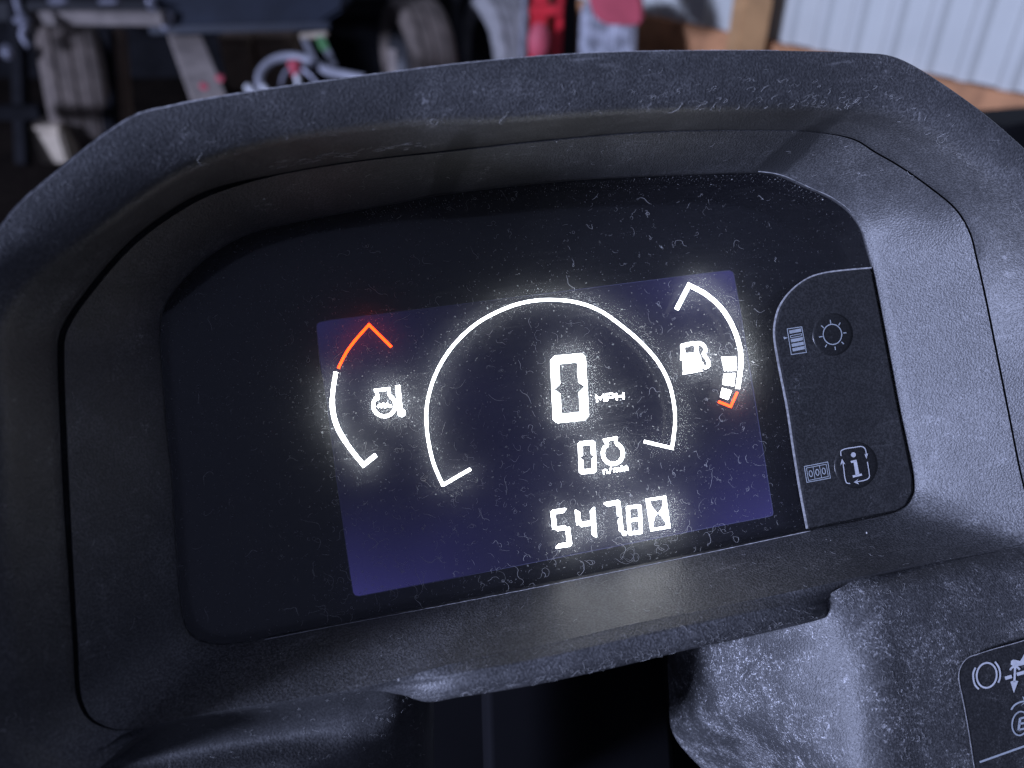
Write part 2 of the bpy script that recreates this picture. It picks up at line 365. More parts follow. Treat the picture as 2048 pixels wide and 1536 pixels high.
# right console: lit flank, rounded corner, front face with the switch decal
RC = [
    [(1340, 1276, -.040), (1428, 1258, -.012), (1540, 1228, .0125), (1640, 1196, .0232), (1715, 1158, .0240), (1800, 1138, .0222), (1950, 1106, .0212), (2300, 1030, .020)],
    [(1335, 1314, -.040), (1422, 1296, -.012), (1540, 1270, .010), (1652, 1240, .0246), (1722, 1200, .0275), (1810, 1172, .0275), (1960, 1140, .0268), (2300, 1070, .026)],
    [(1338, 1384, -.040), (1424, 1366, -.012), (1545, 1345, .011), (1668, 1322, .0255), (1738, 1300, .0305), (1825, 1280, .0310), (1975, 1240, .0305), (2300, 1160, .030)],
    [(1345, 1464, -.040), (1434, 1446, -.012), (1560, 1430, .012), (1680, 1415, .0270), (1748, 1405, .0320), (1840, 1385, .0322), (1990, 1345, .0320), (2300, 1260, .031)],
    [(1410, 1544, -.040), (1510, 1516, -.012), (1590, 1520, .013), (1690, 1525, .0280), (1757, 1525, .0330), (1850, 1510, .0332), (2000, 1470, .0330), (2300, 1390, .032)],
    [(1520, 1654, -.040), (1610, 1640, -.012), (1650, 1650, .014), (1710, 1660, .0290), (1770, 1660, .0340), (1860, 1650, .0340), (2010, 1610, .0340), (2300, 1530, .033)],
]
g_rc = spline_patch(RC, 12, 12)
link('console_cheek', grid_mesh('console_cheek', g_rc), M['console'], dash, rad(60))
KX = [(-200, 1500), (60, 1474), (250, 1460), (430, 1424), (600, 1396), (720, 1375), (800, 1361), (850, 1354), (868, 1352)]
KZ = [(4, [.016, .0165, .0180, .0195, .0205, .0212, .0205, .012, -.03]), (30, [.013, .0125, .0135, .0145, .0158, .0165, .0160, .009, -.03]), (75, [.013, .0125, .0115, .0118, .0128, .0140, .0125, .006, -.03]),
      (125, [.017, .0170, .0165, .0170, .0172, .0145, .0100, .004, -.03]), (190, [.021, .0205, .0205, .0210, .0205, .0145, .0080, .002, -.03]), (330, [.022, .0215, .0220, .0225, .0215, .0140, .0060, .000, -.03])]
KP = [[(x, y + dy, z) for (x, y), z in zip(KX, zs)] for dy, zs in KZ]
g_kp = spline_patch(KP, 10, 10)
link('knee_panel', grid_mesh('knee_panel', g_kp), M['knee'], dash, rad(60))
# dark recess under the ledge with the steering column shroud in it
def box_from(name, quad, zf, zb, m, parent, bev=0.0015):
    bm = bmesh.new()
    f = [bm.verts.new(P(x, y, zf)) for x, y in quad]
    b = [bm.verts.new((v.co.x, v.co.y, zb)) for v in f]
    n = len(f)
    bm.faces.new(f); bm.faces.new(b[::-1])
    for i in range(n): bm.faces.new((f[i], b[i], b[(i + 1) % n], f[(i + 1) % n]))
    bmesh.ops.recalc_face_normals(bm, faces=bm.faces)
    if bev: bmesh.ops.bevel(bm, geom=list(bm.edges), offset=bev, segments=3, affect='EDGES', profile=0.6)
    me = bpy.data.meshes.new(name); bm.to_mesh(me); bm.free()
    return link(name, me, m, parent, rad(40))
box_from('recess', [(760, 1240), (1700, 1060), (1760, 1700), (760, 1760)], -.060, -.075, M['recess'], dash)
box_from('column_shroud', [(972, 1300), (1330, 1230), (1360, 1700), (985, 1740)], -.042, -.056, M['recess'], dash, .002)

# ------------------------------------------------------------------ flat drawing in photo pixels on a plane z
class Draw:
    def __init__(s, z): s.v, s.f, s.z = [], [], z
    def poly(s, pts):
        b = len(s.v); s.v += [P(x, y, s.z) for x, y in pts]; s.f.append(tuple(range(b, b + len(pts)))[::-1])
    def line(s, pts, w, closed=False, square=False):
        p = np.array(pts, float); n = len(p); L, Rr = [], []
        for i in range(n):
            a = p[i - 1] if (i > 0 or closed) else None; c = p[(i + 1) % n] if (i < n - 1 or closed) else None
            d1 = p[i] - a if a is not None else c - p[i]; d2 = c - p[i] if c is not None else d1
            d1 = d1 / (np.linalg.norm(d1) + 1e-9); d2 = d2 / (np.linalg.norm(d2) + 1e-9)
            n1 = np.array([-d1[1], d1[0]]); n2 = np.array([-d2[1], d2[0]]); mm = n1 + n2
            k = mm @ n1; mm = mm / k if k > 0.35 else (n1 + n2) / 0.7
            ww = w[i] if hasattr(w, '__len__') else w
            L.append(p[i] + mm * ww / 2); Rr.append(p[i] - mm * ww / 2)
        b = len(s.v); s.v += [P(*x, s.z) for x in L] + [P(*x, s.z) for x in Rr]
        for i in range(n if closed else n - 1):
            j = (i + 1) % n; s.f.append((b + i, b + j, b + n + j, b + n + i))
        return s
    def curve(s, pts, w, closed=False, n=8): return s.line([x[:2] for x in catmull([(*p, 0) for p in pts], closed, n)], w, closed)
    def arc(s, c, rx, ry, a0, a1, w, rot=0, n=40):
        full = abs(a1 - a0) >= 359.9; cr, sr = math.cos(rad(rot)), math.sin(rad(rot)); pts = []
        for k in range(n if full else n + 1):
            a = rad(a0 + (a1 - a0) * k / n); x, y = rx * math.cos(a), ry * math.sin(a)
            pts.append((c[0] + x * cr - y * sr, c[1] + x * sr + y * cr))
        return s.line(pts, w, full)
    def disc(s, c, rx, ry, rot=0, n=28):
        cr, sr = math.cos(rad(rot)), math.sin(rad(rot))
        s.poly([(c[0] + rx * math.cos(a) * cr - ry * math.sin(a) * sr, c[1] + rx * math.cos(a) * sr + ry * math.sin(a) * cr) for a in np.linspace(0, 2 * math.pi, n, endpoint=False)]); return s
    def done(s, name, m, parent, thick=0.0):
        me = mesh(name, s.v, s.f)
        bm = bmesh.new(); bm.from_mesh(me)
        bmesh.ops.recalc_face_normals(bm, faces=bm.faces)
        for f in bm.faces:
            if f.normal.z < 0: f.normal_flip()
        bm.to_mesh(me); bm.free()
        return link(name, me, m, parent)
def crop(x0, y0, k): return lambda *a: [(x0 + x / k, y0 + y / k) for x, y in a]

# ------------------------------------------------------------------ display, mask and cover lens
def lens_poly(z, inset=0.0):
    step = 3
    return [P(C0[0] + (r0[i] - inset) * cosq[i], C0[1] + (r0[i] - inset) * sinq[i], z) for i in range(0, NA, step)]
def ngon(name, pts, m, parent):
    me = mesh(name, pts, [tuple(range(len(pts)))])
    bm = bmesh.new(); bm.from_mesh(me)
    for f in bm.faces:
        f.normal_update()
        if f.normal.z < 0: f.normal_flip()
    bm.to_mesh(me); bm.free(); return link(name, me, m, parent)
ngon('display_backing', lens_poly(-0.0012, -20), M['mask'], dash)
lcd_px = [(639, 644.5), (660, 640), (893, 612), (1440, 543), (1459, 541), (1466, 545), (1468, 552), (1478, 607), (1515, 832), (1546, 1024), (1545, 1030), (1538, 1033), (1402, 1058.5), (978, 1142.7), (805, 1176), (718, 1192.5), (710, 1191), (706, 1185), (699.6, 1145.6), (673, 955), (652.5, 793), (640, 724), (633, 655), (634, 648)]
lcd = ngon('display_screen', [P(x, y, 0) for x, y in lcd_px], M['lcd'], dash)
tag(lcd, 'purple backlit display screen with white and orange segments')
dr = Draw(0.00005)
dr.line(lcd_px, 1.6, True)
dr.done('screen_border', simple('screen_border', (0.10, 0.10, 0.2), 0.4), lcd)
ZS = 0.0001
Wm, Rm = M['white_on'], M['red_on']
d = Draw(ZS); d.line([(941, 938), (886, 970)] + [x[:2] for x in catmull([(886, 970, 0), (869, 932, 0), (859, 894, 0), (853, 848, 0), (855, 803, 0), (872, 747, 0), (905, 693, 0), (955, 646, 0), (1015, 615, 0), (1058, 603, 0), (1100, 599.5, 0), (1150, 604, 0), (1197, 620, 0), (1241, 650, 0), (1284, 687, 0), (1318, 727, 0), (1339, 769, 0), (1349, 816, 0), (1350, 848, 0), (1344, 896, 0)], False, 8)] + [(1288, 883)], 6.0)
d.done('speed_arc', Wm, lcd)
d = Draw(ZS); d.line([x[:2] for x in catmull([(672, 744, 0), (666, 781, 0), (665, 815, 0), (673, 850, 0), (694, 888, 0), (727, 930, 0)], False, 8)] + [(752, 910)], [8] * 12 + [9.5] * 20 + [8.5] * 10)
d.done('temperature_arc', Wm, lcd)
d = Draw(ZS); d.line([(783, 694), (738, 649.5)] + [x[:2] for x in catmull([(738, 649.5, 0), (710, 681, 0), (692, 706, 0), (676.5, 737, 0)], False, 8)][1:], 5.6)
d.done('temperature_red_zone', Rm, lcd)
d = Draw(ZS); d.line([(1353, 619), (1378, 570.5)] + [x[:2] for x in catmull([(1378, 570.5, 0), (1409.5, 587, 0), (1439, 612, 0), (1460, 642, 0), (1474.5, 676, 0), (1481.5, 707, 0), (1481, 739, 0), (1475.6, 777, 0)], False, 8)][1:], 8.4)
d.done('fuel_arc', Wm, lcd)
d = Draw(ZS); d.line([(1474.5, 784), (1461.5, 813), (1436.5, 803)], 5.2); d.done('fuel_red_zone', Rm, lcd)
c3 = crop(1250, 500, 4.3875)
for qd in ([(845, 940), (972, 935), (975, 1058), (872, 1060)], [(865, 1090), (968, 1080), (955, 1195), (858, 1180)], [(852, 1210), (935, 1235), (905, 1315), (835, 1290)]):
    d = Draw(ZS); d.poly(c3(*qd)); d.done('fuel_block', Wm, lcd)
def seven(d, quad, segs, t, gap=0.012, asp=None):
    """seven-segment digit: quad = TL, TR, BR, BL in pixels; t = stroke as share of width"""
    TL, TR, BR, BL = [np.array(x, float) for x in quad]
    wpx = np.linalg.norm(TR - TL); hpx = np.linalg.norm(BL - TL); ty = t * wpx / hpx; gy = gap * wpx / hpx; g = gap
    mp = lambda u, v: tuple((TL * (1 - u) + TR * u) * (1 - v) + (BL * (1 - u) + BR * u) * v)
    cx_, cy_ = t * 0.45, ty * 0.45
    polys = {
        'a': [(cx_ + g, 0), (1 - cx_ - g, 0), (1 - cx_ * .35 - g, cy_ * .55), (1 - t - g, ty), (t + g, ty), (cx_ * .35 + g, cy_ * .55)],
        'd': [(t + g, 1 - ty), (1 - t - g, 1 - ty), (1 - cx_ * .35 - g, 1 - cy_ * .55), (1 - cx_ - g, 1), (cx_ + g, 1), (cx_ * .35 + g, 1 - cy_ * .55)],
        'f': [(0, cy_ + gy), (cx_ * .3, cy_ * .6 + gy), (t, ty + gy), (t, .5 - ty * .55 - gy), (t * .35, .5 - gy), (0, .5 - gy)],
        'e': [(0, .5 + gy), (t * .35, .5 + gy), (t, .5 + ty * .55 + gy), (t, 1 - ty - gy), (cx_ * .3, 1 - cy_ * .6 - gy), (0, 1 - cy_ - gy)],
        'b': [(1, cy_ + gy), (1, .5 - gy), (1 - t * .35, .5 - gy), (1 - t, .5 - ty * .55 - gy), (1 - t, ty + gy), (1 - cx_ * .3, cy_ * .6 + gy)],
        'c': [(1, .5 + gy), (1, 1 - cy_ - gy), (1 - cx_ * .3, 1 - cy_ * .6 - gy), (1 - t, 1 - ty - gy), (1 - t, .5 + ty * .55 + gy), (1 - t * .35, .5 + gy)],
        'g': [(t * .55, .5), (t * 1.05, .5 - ty * .5), (1 - t * 1.05, .5 - ty * .5), (1 - t * .55, .5), (1 - t * 1.05, .5 + ty * .5), (t * 1.05, .5 + ty * .5)],
    }
    for sg in segs: d.poly([mp(*p) for p in polys[sg]])
c2 = crop(1050, 650, 5.12)
d = Draw(ZS); seven(d, c2((258, 322), (618, 285), (656, 970), (288, 1008)), 'abcdef', .24, .012); d.done('speed_digit', Wm, lcd)
d = Draw(ZS); seven(d, c2((540, 1195), (716, 1178), (736, 1512), (556, 1530)), 'abcdef', .26, .010); d.done('engine_speed_digit', Wm, lcd)
def letters(d, text, quad, w):
    """stroke lettering in a quad"""
    G_ = {'M': [[(0, 1), (0, 0), (.5, .6), (1, 0), (1, 1)]], 'P': [[(0, 1), (0, 0), (.8, 0), (1, .12), (1, .42), (.8, .55), (0, .55)]], 'H': [[(0, 0), (0, 1)], [(1, 0), (1, 1)], [(0, .5), (1, .5)]],
          'r': [[(.15, 1), (.15, .35)], [(.15, .55), (.45, .36), (.9, .36)]], 'n': [[(.05, 1), (.05, .35)], [(.05, .5), (.4, .36), (.75, .38), (.95, .55), (.95, 1)]], '/': [[(.1, 1.05), (.9, 0)]], 'm': [[(0, 1), (0, .35)], [(0, .45), (.3, .36), (.5, .5), (.5, 1)], [(.5, .5), (.75, .36), (1, .5), (1, 1)]], 'i': [[(.5, 1), (.5, .38)], [(.5, .2), (.5, .06)]]}
    TL, TR, BR, BL = [np.array(x, float) for x in quad]; n = len(text)
    wd = [1.5 if ch in 'm' else .55 if ch in 'i' else 1.0 for ch in text]; tot = sum(wd); x = 0
    for ch, cw in zip(text, wd):
        u0, u1 = (x + .14 * cw) / tot, (x + .86 * cw) / tot; x += cw
        for st in G_[ch]:
            pts = [(u0 + (u1 - u0) * a, b) for a, b in st]
            d.line([tuple((TL * (1 - u) + TR * u) * (1 - v) + (BL * (1 - u) + BR * u) * v) for u, v in pts], w)
d = Draw(ZS); letters(d, 'MPH', c2((712, 722), (1022, 690), (1026, 758), (728, 792)), 3.3); d.done('speed_unit', Wm, lcd)
d = Draw(ZS); letters(d, 'n/min', c2((790, 1462), (1052, 1425), (1062, 1488), (800, 1528)), 2.4); d.done('engine_speed_unit', Wm, lcd)
def engine(d, f, c, r, w, box):
    a0, a1 = -52, 232
    d.arc(f(c)[0], r, r, a0, a1, w, -8)
    d.line(f(*box), w)
    return d
d = Draw(ZS)
d.line(c2((836, 1246), (842, 1222), (818, 1180), (930, 1158), (930, 1200), (955, 1232)), 6.0)
d.arc(c2((900, 1315))[0], 20, 21, -62, 226, 7.2, -6); d.done('engine_icon', Wm, lcd)
c1 = crop(600, 500, 4.096)
d = Draw(ZS)
d.line(c1((632, 1228), (640, 1208), (622, 1150), (728, 1138), (730, 1184), (752, 1206)), 6.2)
d.arc(c1((690, 1272))[0], 22, 22, -52, 228, 7.0, -6)
d.line(c1((635, 1288), (655, 1268), (668, 1282), (682, 1262), (697, 1282), (714, 1262), (728, 1280), (750, 1276)), 4.6)
d.line(c1((800, 1108), (822, 1330)), 9.5); d.disc(c1((832, 1334))[0], 8, 8)
d.done('coolant_icon', Wm, lcd)
d = Draw(ZS)                                    # fuel pump
d.line(c3((500, 965), (508, 838), (600, 818), (622, 830), (632, 905)), 7.0)
d.poly(c3((486, 835), (520, 838), (530, 912), (497, 930)))
d.poly(c3((502, 912), (640, 895), (665, 935), (668, 1045), (512, 1062)))
d.poly(c3((505, 1092), (515, 1058), (668, 1038), (680, 1062)))
d.curve(c3((628, 815), (680, 830), (708, 880), (690, 910), (722, 960), (736, 1005), (708, 1030), (676, 1012), (672, 985)), 6.4)
d.done('fuel_pump_icon', Wm, lcd)
c4 = crop(1050, 950, 5.12)
for qd, sg, t in (([(260, 362), (432, 335), (484, 728), (304, 756)], 'afgcd', .26), ([(508, 340), (712, 312), (738, 655), (548, 690)], 'fgbc', .245), ([(795, 285), (972, 252), (1012, 608), (838, 640)], 'abc', .25), ([(1035, 318), (1190, 298), (1206, 600), (1055, 618)], 'abcdefg', .22)):
    d = Draw(ZS); seven(d, c4(*qd), sg, t, .004); d.done('hour_digit', Wm, lcd)
d = Draw(ZS); d.disc(c4((1018, 598))[0], 4.6, 4.6); d.done('decimal_point', Wm, lcd)
d = Draw(ZS); d.line(c4((1250, 256), (1430, 228), (1475, 530), (1298, 560)), 5.2, True)
d.poly(c4((1262, 262), (1282, 268), (1290, 310), (1330, 365), (1358, 392), (1328, 430), (1312, 490), (1316, 540), (1300, 545)))
d.poly(c4((1410, 250), (1424, 240), (1468, 520), (1452, 520), (1436, 480), (1400, 425), (1366, 392), (1406, 330)))
d.done('hourglass_icon', Wm, lcd)
ngon('cover_lens', lens_poly(ZL, 1.0), M['lens'], dash)

# dust line where the lens meets the ledge and the upper right of the frame
for a0, a1, w_ in ((0.42, 2.40, 1.4), (-0.78, -0.52, 1.5)):
    d = Draw(ZL + 0.0010); ii = [i for i in range(NA) if a0 <= q[i] <= a1]
    d.line([(C0[0] + (r0[i] + 4.2) * cosq[i], C0[1] + (r0[i] + 4.2) * sinq[i]) for i in ii], [w_ * random.uniform(.4, 1.4) for _ in ii])
    d.done('dust_line', M['edge'], dash)
# ------------------------------------------------------------------ keypad on the right of the lens
c5 = crop(1500, 500, 2.649)
ZP = ZL + 0.0009
pad_edge = c5((640, 93), (520, 103), (380, 122), (300, 150), (215, 215), (155, 300), (130, 390), (128, 460), (150, 600), (195, 830), (230, 1060), (268, 1290), (303, 1474))
pad_right = [(1617, 1057), (1794, 1020), (1810, 1010), (1823, 986), (1823, 955), (1794, 813), (1756, 613), (1741, 537)]
pe = [x[:2] for x in catmull([(*p, 0) for p in pad_edge], False, 6)]
def pad_mesh():
    outer = [tuple(p) for p in pe] + pad_right
    cx_ = np.mean(outer, axis=0)
    vs, fs = [], []; n = len(outer)
    k = len(pe)
    pr = np.array(outer)
    inn = []
    for i in range(n):
        a, b = pr[i - 1], pr[(i + 1) % n]; t = (b - a) / np.linalg.norm(b - a); nn = np.array([-t[1], t[0]])
        if nn @ (cx_ - pr[i]) < 0: nn = -nn
        inn.append(pr[i] + nn * (7.0 if i < k else 1.5))
    for p in pr: vs.append(P(*p, ZL + 0.00006))
    for p in pr * .6 + np.array(inn) * .4: vs.append(P(*p, ZP - 0.0001))
    for p in inn: vs.append(P(*p, ZP))
    for rI in range(2):
        for i in range(n):
            j = (i + 1) % n; fs.append((rI * n + i, rI * n + j, rI * n + n + j, rI * n + n + i))
    fs.append(tuple(range(2 * n, 3 * n)))
    me = mesh('button_pad', vs, fs); bm = bmesh.new(); bm.from_mesh(me); bmesh.ops.recalc_face_normals(bm, faces=bm.faces)
    big = max(bm.faces, key=lambda f: f.calc_area())
    if big.normal.z < 0: bmesh.ops.reverse_faces(bm, faces=bm.faces)
    bm.to_mesh(me); bm.free(); return me
pad = link('button_pad', pad_mesh(), M['pad'], dash)
d = Draw(ZP - 0.00035)
d.line([(p[0] + 1.5, p[1] + 0.5) for p in pe], list(np.interp(np.arange(len(pe)), [0, 20, 30, 50, len(pe)], [3.0, 3.5, 7.0, 7.5, 8.5])))
pe_o = d.done('pad_edge', M['edge'], pad)  # pale ribbon paints the light caught by the pad's left bevel
def dome(name, c, rpx, h, m, parent):
    """low raised key"""
    vs, fs = [], []; n = 48; prof_ = [(1.0, 0.00002), (.96, h * .55), (.88, h * .9), (.5, h), (0.02, h * 0.97)]
    for rr, z in prof_:
        for k in range(n):
            a = 2 * math.pi * k / n; vs.append(P(c[0] + rpx[0] * rr * math.cos(a), c[1] + rpx[1] * rr * math.sin(a), ZP + z))
    for j in range(len(prof_) - 1):
        for k in range(n): fs.append((j * n + k, (j + 1) * n + k, (j + 1) * n + (k + 1) % n, j * n + (k + 1) % n))
    fs.append(tuple(range((len(prof_) - 1) * n, len(prof_) * n)))
    me = mesh(name, vs, fs); bm = bmesh.new(); bm.from_mesh(me); bmesh.ops.recalc_face_normals(bm, faces=bm.faces)
    if sum(f.normal.z for f in bm.faces) < 0: bmesh.ops.reverse_faces(bm, faces=bm.faces)
    bm.to_mesh(me); bm.free()
    return link(name, me, m, parent, rad(50))
b1c, b2c = c5((437, 447))[0], c5((560, 1140))[0]
tag(dome('button', b1c, (40, 43), .00035, M['button'], pad), 'upper round key printed with a brightness sun')
tag(dome('button', b2c, (43, 47), .00035, M['button'], pad), 'lower round key printed with an information symbol')
ZI = ZP + 0.00045
Pm = M['print']
d = Draw(ZI); d.arc(b1c, 18.5, 20.2, 0, 360, 2.0, -8)
for s_ in ([(425, 370), (428, 390)], [(478, 385), (470, 399)], [(511, 438), (494, 440)], [(497, 498), (485, 487)], [(453, 529), (450, 511)], [(398, 515), (407, 501)], [(366, 461), (385, 458)], [(377, 400), (392, 413)]):
    d.line(c5(*s_), 2.0)
d.done('sun_symbol', Pm, pad)
d = Draw(ZP + 0.00006); d.line(c5((197, 418), (274, 407), (299, 542), (219, 554)), 1.7, True)
for i, (yl, yr) in enumerate(((435, 424), (460, 449), (481, 470), (505, 494), (529, 517))):
    x0 = 207 + i * 4.2; x1 = 270 + i * 4.6
    if i == 1: d.line(c5((x0 + 3, yl - 6), (x1 - 2, yr - 6), (x1, yr + 5), (x0 + 5, yl + 5)), 1.4, True)
    else: d.poly(c5((x0, yl - 8), (x1, yr - 9), (x1 + 2, yr + 8), (x0 + 3, yl + 9)))
d.poly(c5((176, 459), (200, 464), (181, 474)))
d.done('level_symbol', Pm, pad)
d = Draw(ZP + 0.00006); d.line(c5((288, 1147), (412, 1123), (426, 1208), (301, 1231)), 1.6, True)
d.line(c5((299, 1155), (404, 1135), (415, 1200), (310, 1221)), 1.4, True)
d.line(c5((334, 1149), (345, 1214)), 1.3); d.line(c5((368, 1143), (380, 1207)), 1.3)
for cc in ((322, 1185), (357, 1178), (391, 1171)): d.arc(c5(cc)[0], 3.2, 6.0, 0, 360, 1.8, -10, 24)
d.done('counter_symbol', Pm, pad)
d = Draw(ZI); d.disc(c5((548, 1085))[0], 5, 5)
d.poly(c5((532, 1118), (563, 1111), (565, 1122), (537, 1129))); d.poly(c5((548, 1122), (565, 1112), (580, 1190), (560, 1196))); d.poly(c5((543, 1194), (592, 1184), (594, 1195), (546, 1206)))
d.curve(c5((483, 1091), (482, 1066), (500, 1055), (550, 1046), (595, 1042), (610, 1054), (618, 1096)), 2.0)
d.curve(c5((622, 1122), (631, 1180), (632, 1203), (618, 1216), (556, 1229)), 2.0)
d.curve(c5((531, 1237), (513, 1234), (504, 1212), (497, 1160), (490, 1113)), 2.0)
d.poly(c5((606, 1080), (616, 1086), (626, 1074), (617, 1106))); d.poly(c5((575, 1213), (566, 1225), (578, 1242), (549, 1230))); d.poly(c5((478, 1142), (489, 1128), (505, 1136), (487, 1106)))
d.done('information_symbol', M['print_dim'], pad)

# ------------------------------------------------------------------ switch decal on the right console
# plane fitted to the console face so the film lies on it
fp = np.array([P(1840, 1385, .0322), P(1990, 1345, .0320), P(1850, 1510, .0332), P(2000, 1470, .0330), P(2300, 1390, .032)])
cf, *_ = np.linalg.lstsq(np.c_[fp[:, :2], np.ones(len(fp))], fp[:, 2], rcond=None)
def PF(x, y, up):
    dd = np.array([(x - CX) / F, (y - CY) / F, 1.0]); O = PR.T @ (-PC); O = np.array([O[0], -O[1], -O[2]]); D = PR.T @ dd; D = np.array([D[0], -D[1], -D[2]])
    # cf0*X + cf1*Y + cf2 + up = Z
    k = (cf[0] * O[0] + cf[1] * O[1] + cf[2] + up - O[2]) / (D[2] - cf[0] * D[0] - cf[1] * D[1])
    return O + k * D
_P = P
c6 = crop(1848, 1236, 5.12)
def on_face(up):
    global P
    P = lambda x, y, z=0.0: PF(x, y, up)
on_face(0.0012)
de = [x[:2] for x in catmull([(*p, 0) for p in c6((1400, 90), (1024, 230), (700, 322), (540, 374), (455, 405), (392, 470), (358, 560), (360, 660), (390, 800), (450, 1120), (515, 1536), (600, 2000))], False, 5)] + [(2250, 1620), (2250, 1200)]
dec = ngon('switch_decal', [P(*p) for p in de], M['decal'], dash)
on_face(0.00135)
d = Draw(0); d.line(de[:-2], 1.5); d.done('decal_border', M['edge'], dec)
d = Draw(0); d.arc(c6((642, 587))[0], 20, 25, 0, 360, 3.6, 6)
d.curve(c6((528, 508), (506, 560), (507, 630), (525, 690), (562, 728)), 3.6); d.curve(c6((727, 448), (765, 505), (780, 570), (776, 620), (760, 662)), 3.6)
d.done('brake_symbol', M['print_dim'], dec)
d = Draw(0)
d.poly(c6((890, 440), (915, 425), (985, 440), (1010, 400), (1024, 370), (1150, 330), (1180, 400), (1024, 480), (930, 500), (888, 478)))
d.curve(c6((882, 535), (905, 505), (950, 502), (982, 530)), 4.2); d.line(c6((933, 510), (925, 660)), 4.4); d.poly(c6((884, 652), (925, 640), (966, 645), (920, 768)))
d.line(c6((830, 618), (900, 597)), 7); d.line(c6((950, 578), (1200, 505)), 7)
d.done('pedal_symbol', M['print_dim'], dec)
d = Draw(0); d.curve(c6((893, 940), (925, 895), (975, 865), (1040, 850)), 3.4); d.poly(c6((985, 905), (1030, 860), (1005, 800), (1070, 840)))
d.arc(c6((985, 1080))[0], 16, 24, 0, 360, 3.0, 8); d.line(c6((985, 1025), (968, 1150)), 5); d.line(c6((985, 1030), (1060, 1010)), 4); d.line(c6((975, 1085), (1050, 1070)), 4); d.line(c6((970, 1145), (1040, 1130)), 4)
d.done('parking_symbol', M['print'], dec)
d = Draw(0); d.line(c6((570, 1476), (1500, 1145)), 4.0); d.done('divider_line', M['print'], dec)
P = _P

# ------------------------------------------------------------------ lint: curled fibres lying on lens, hood and console
class Tubes:
    def __init__(s): s.v, s.f = [], []
    def add(s, pts, rad_):
        n = len(pts); b = len(s.v); pts = np.array(pts)
        for i in range(n):
            t = pts[min(i + 1, n - 1)] - pts[max(i - 1, 0)]; t = t / (np.linalg.norm(t) + 1e-12)
            u = np.cross(t, (0.13, 0.21, 1.0)); u /= np.linalg.norm(u) + 1e-12; v = np.cross(t, u)
            rr = rad_ * (0.45 + 0.55 * math.sin(math.pi * (i + .5) / n) ** .5) * random.uniform(.75, 1.3)
            for k in range(3):
                a = 2 * math.pi * k / 3; s.v.append(pts[i] + rr * (math.cos(a) * u + math.sin(a) * v))
        for i in range(n - 1):
            for k in range(3):
                j = (k + 1) % 3; s.f.append((b + i * 3 + k, b + i * 3 + j, b + i * 3 + 3 + j, b + i * 3 + 3 + k))
T = Tubes()
def curl2d(n, step, turn, h0):
    h = h0; kap = random.gauss(0, turn * .5); x = y = 0; o = [(0, 0)]
    for _ in range(n):
        kap = kap * .82 + random.gauss(0, turn * .55); h += kap
        x += step * math.cos(h); y += step * math.sin(h); o.append((x, y))
    return o
def lens_fibre(px, py, n, step, rr, turn=.42, h0=None):
    c = P(px, py, ZL)
    pts = curl2d(n, step, turn, random.uniform(0, 6.28) if h0 is None else h0)
    T.add([(c[0] + x, c[1] + y, ZL + 0.00012 + abs(random.gauss(0, .00006))) for x, y in pts], rr)
def in_lens(px, py):
    a = math.atan2(py - C0[1], px - C0[0]); k = int((a + math.pi) / (2 * math.pi) * NA) % NA
    return math.hypot(px - C0[0], py - C0[1]) < r0[k] - 12
cnt = 0
while cnt < 850:
    px, py = random.uniform(330, 1560), random.uniform(380, 1280)
    if not in_lens(px, py): continue
    # more lint low on the lens and towards the display
    if random.random() > (0.05 + (0.12 + 0.55 * max(0, (py - 560) / 620)) * min(1.0, max(0.0, (px - 520) / 160))): continue
    s_ = random.random() ** 2.6
    lens_fibre(px, py, int(random.uniform(4, 11) + 26 * s_), random.uniform(.00011, .00020), random.uniform(.000010, .000030) * (1 + .6 * s_), random.choice([.12, .2, .3, .45, .6])); cnt += 1
for px, py in ((780, 1200), (840, 1195), (1010, 1160), (1050, 1168), (1080, 1150), (1095, 1120), (1265, 1110), (1240, 1120), (1450, 1075), (1420, 1065), (700, 1225), (640, 1215), (1330, 1085)):
    for _ in range(2): lens_fibre(px + random.gauss(0, 10), py + random.gauss(0, 5), random.randint(14, 38), .00021, random.uniform(.00002, .00004), random.choice([.14, .22, .3]), random.uniform(-.6, .6))
# on the funnel, rim and ledge: follow the hood surface
Gn = np.zeros_like(G)
du_ = np.roll(G, -1, 1) - np.roll(G, 1, 1); dv_ = np.gradient(G, axis=0)
Gn = np.cross(du_, dv_); Gn /= np.linalg.norm(Gn, axis=2, keepdims=True) + 1e-12
Gn[Gn[:, :, 2] < 0] *= -1
def surf(j, i):
    j = min(max(j, 0), nr - 1.001); j0 = int(j); fj = j - j0; i0 = int(math.floor(i)) % NA; fi = i - math.floor(i); i1 = (i0 + 1) % NA
    b = lambda A_: (A_[j0, i0] * (1 - fi) + A_[j0, i1] * fi) * (1 - fj) + (A_[j0 + 1, i0] * (1 - fi) + A_[j0 + 1, i1] * fi) * fj
    return b(G), b(Gn), (A_ := np.linalg.norm(G[j0 + 1, i0] - G[j0, i0])) + 1e-6, np.linalg.norm(G[j0, i1] - G[j0, i0]) + 1e-6
def hood_fibre(j, i, n, step, rr, turn=.4, h0=None, lift=.0001):
    h = random.uniform(0, 6.28) if h0 is None else h0; kap = 0; pts = []
    for _ in range(n):
        p, nn, sj, si = surf(j, i); pts.append(p + nn * (lift + abs(random.gauss(0, .00005))))
        kap = kap * .8 + random.gauss(0, turn * .5); h += kap
        j += step * math.sin(h) / sj; i += step * math.cos(h) / si
    T.add(pts, rr)
def ang_index(px, py): return (math.atan2(py - C0[1], px - C0[0]) + math.pi) / (2 * math.pi) * NA
J_rim0, J_rim1 = 20, nr - 5
J_sh = 21
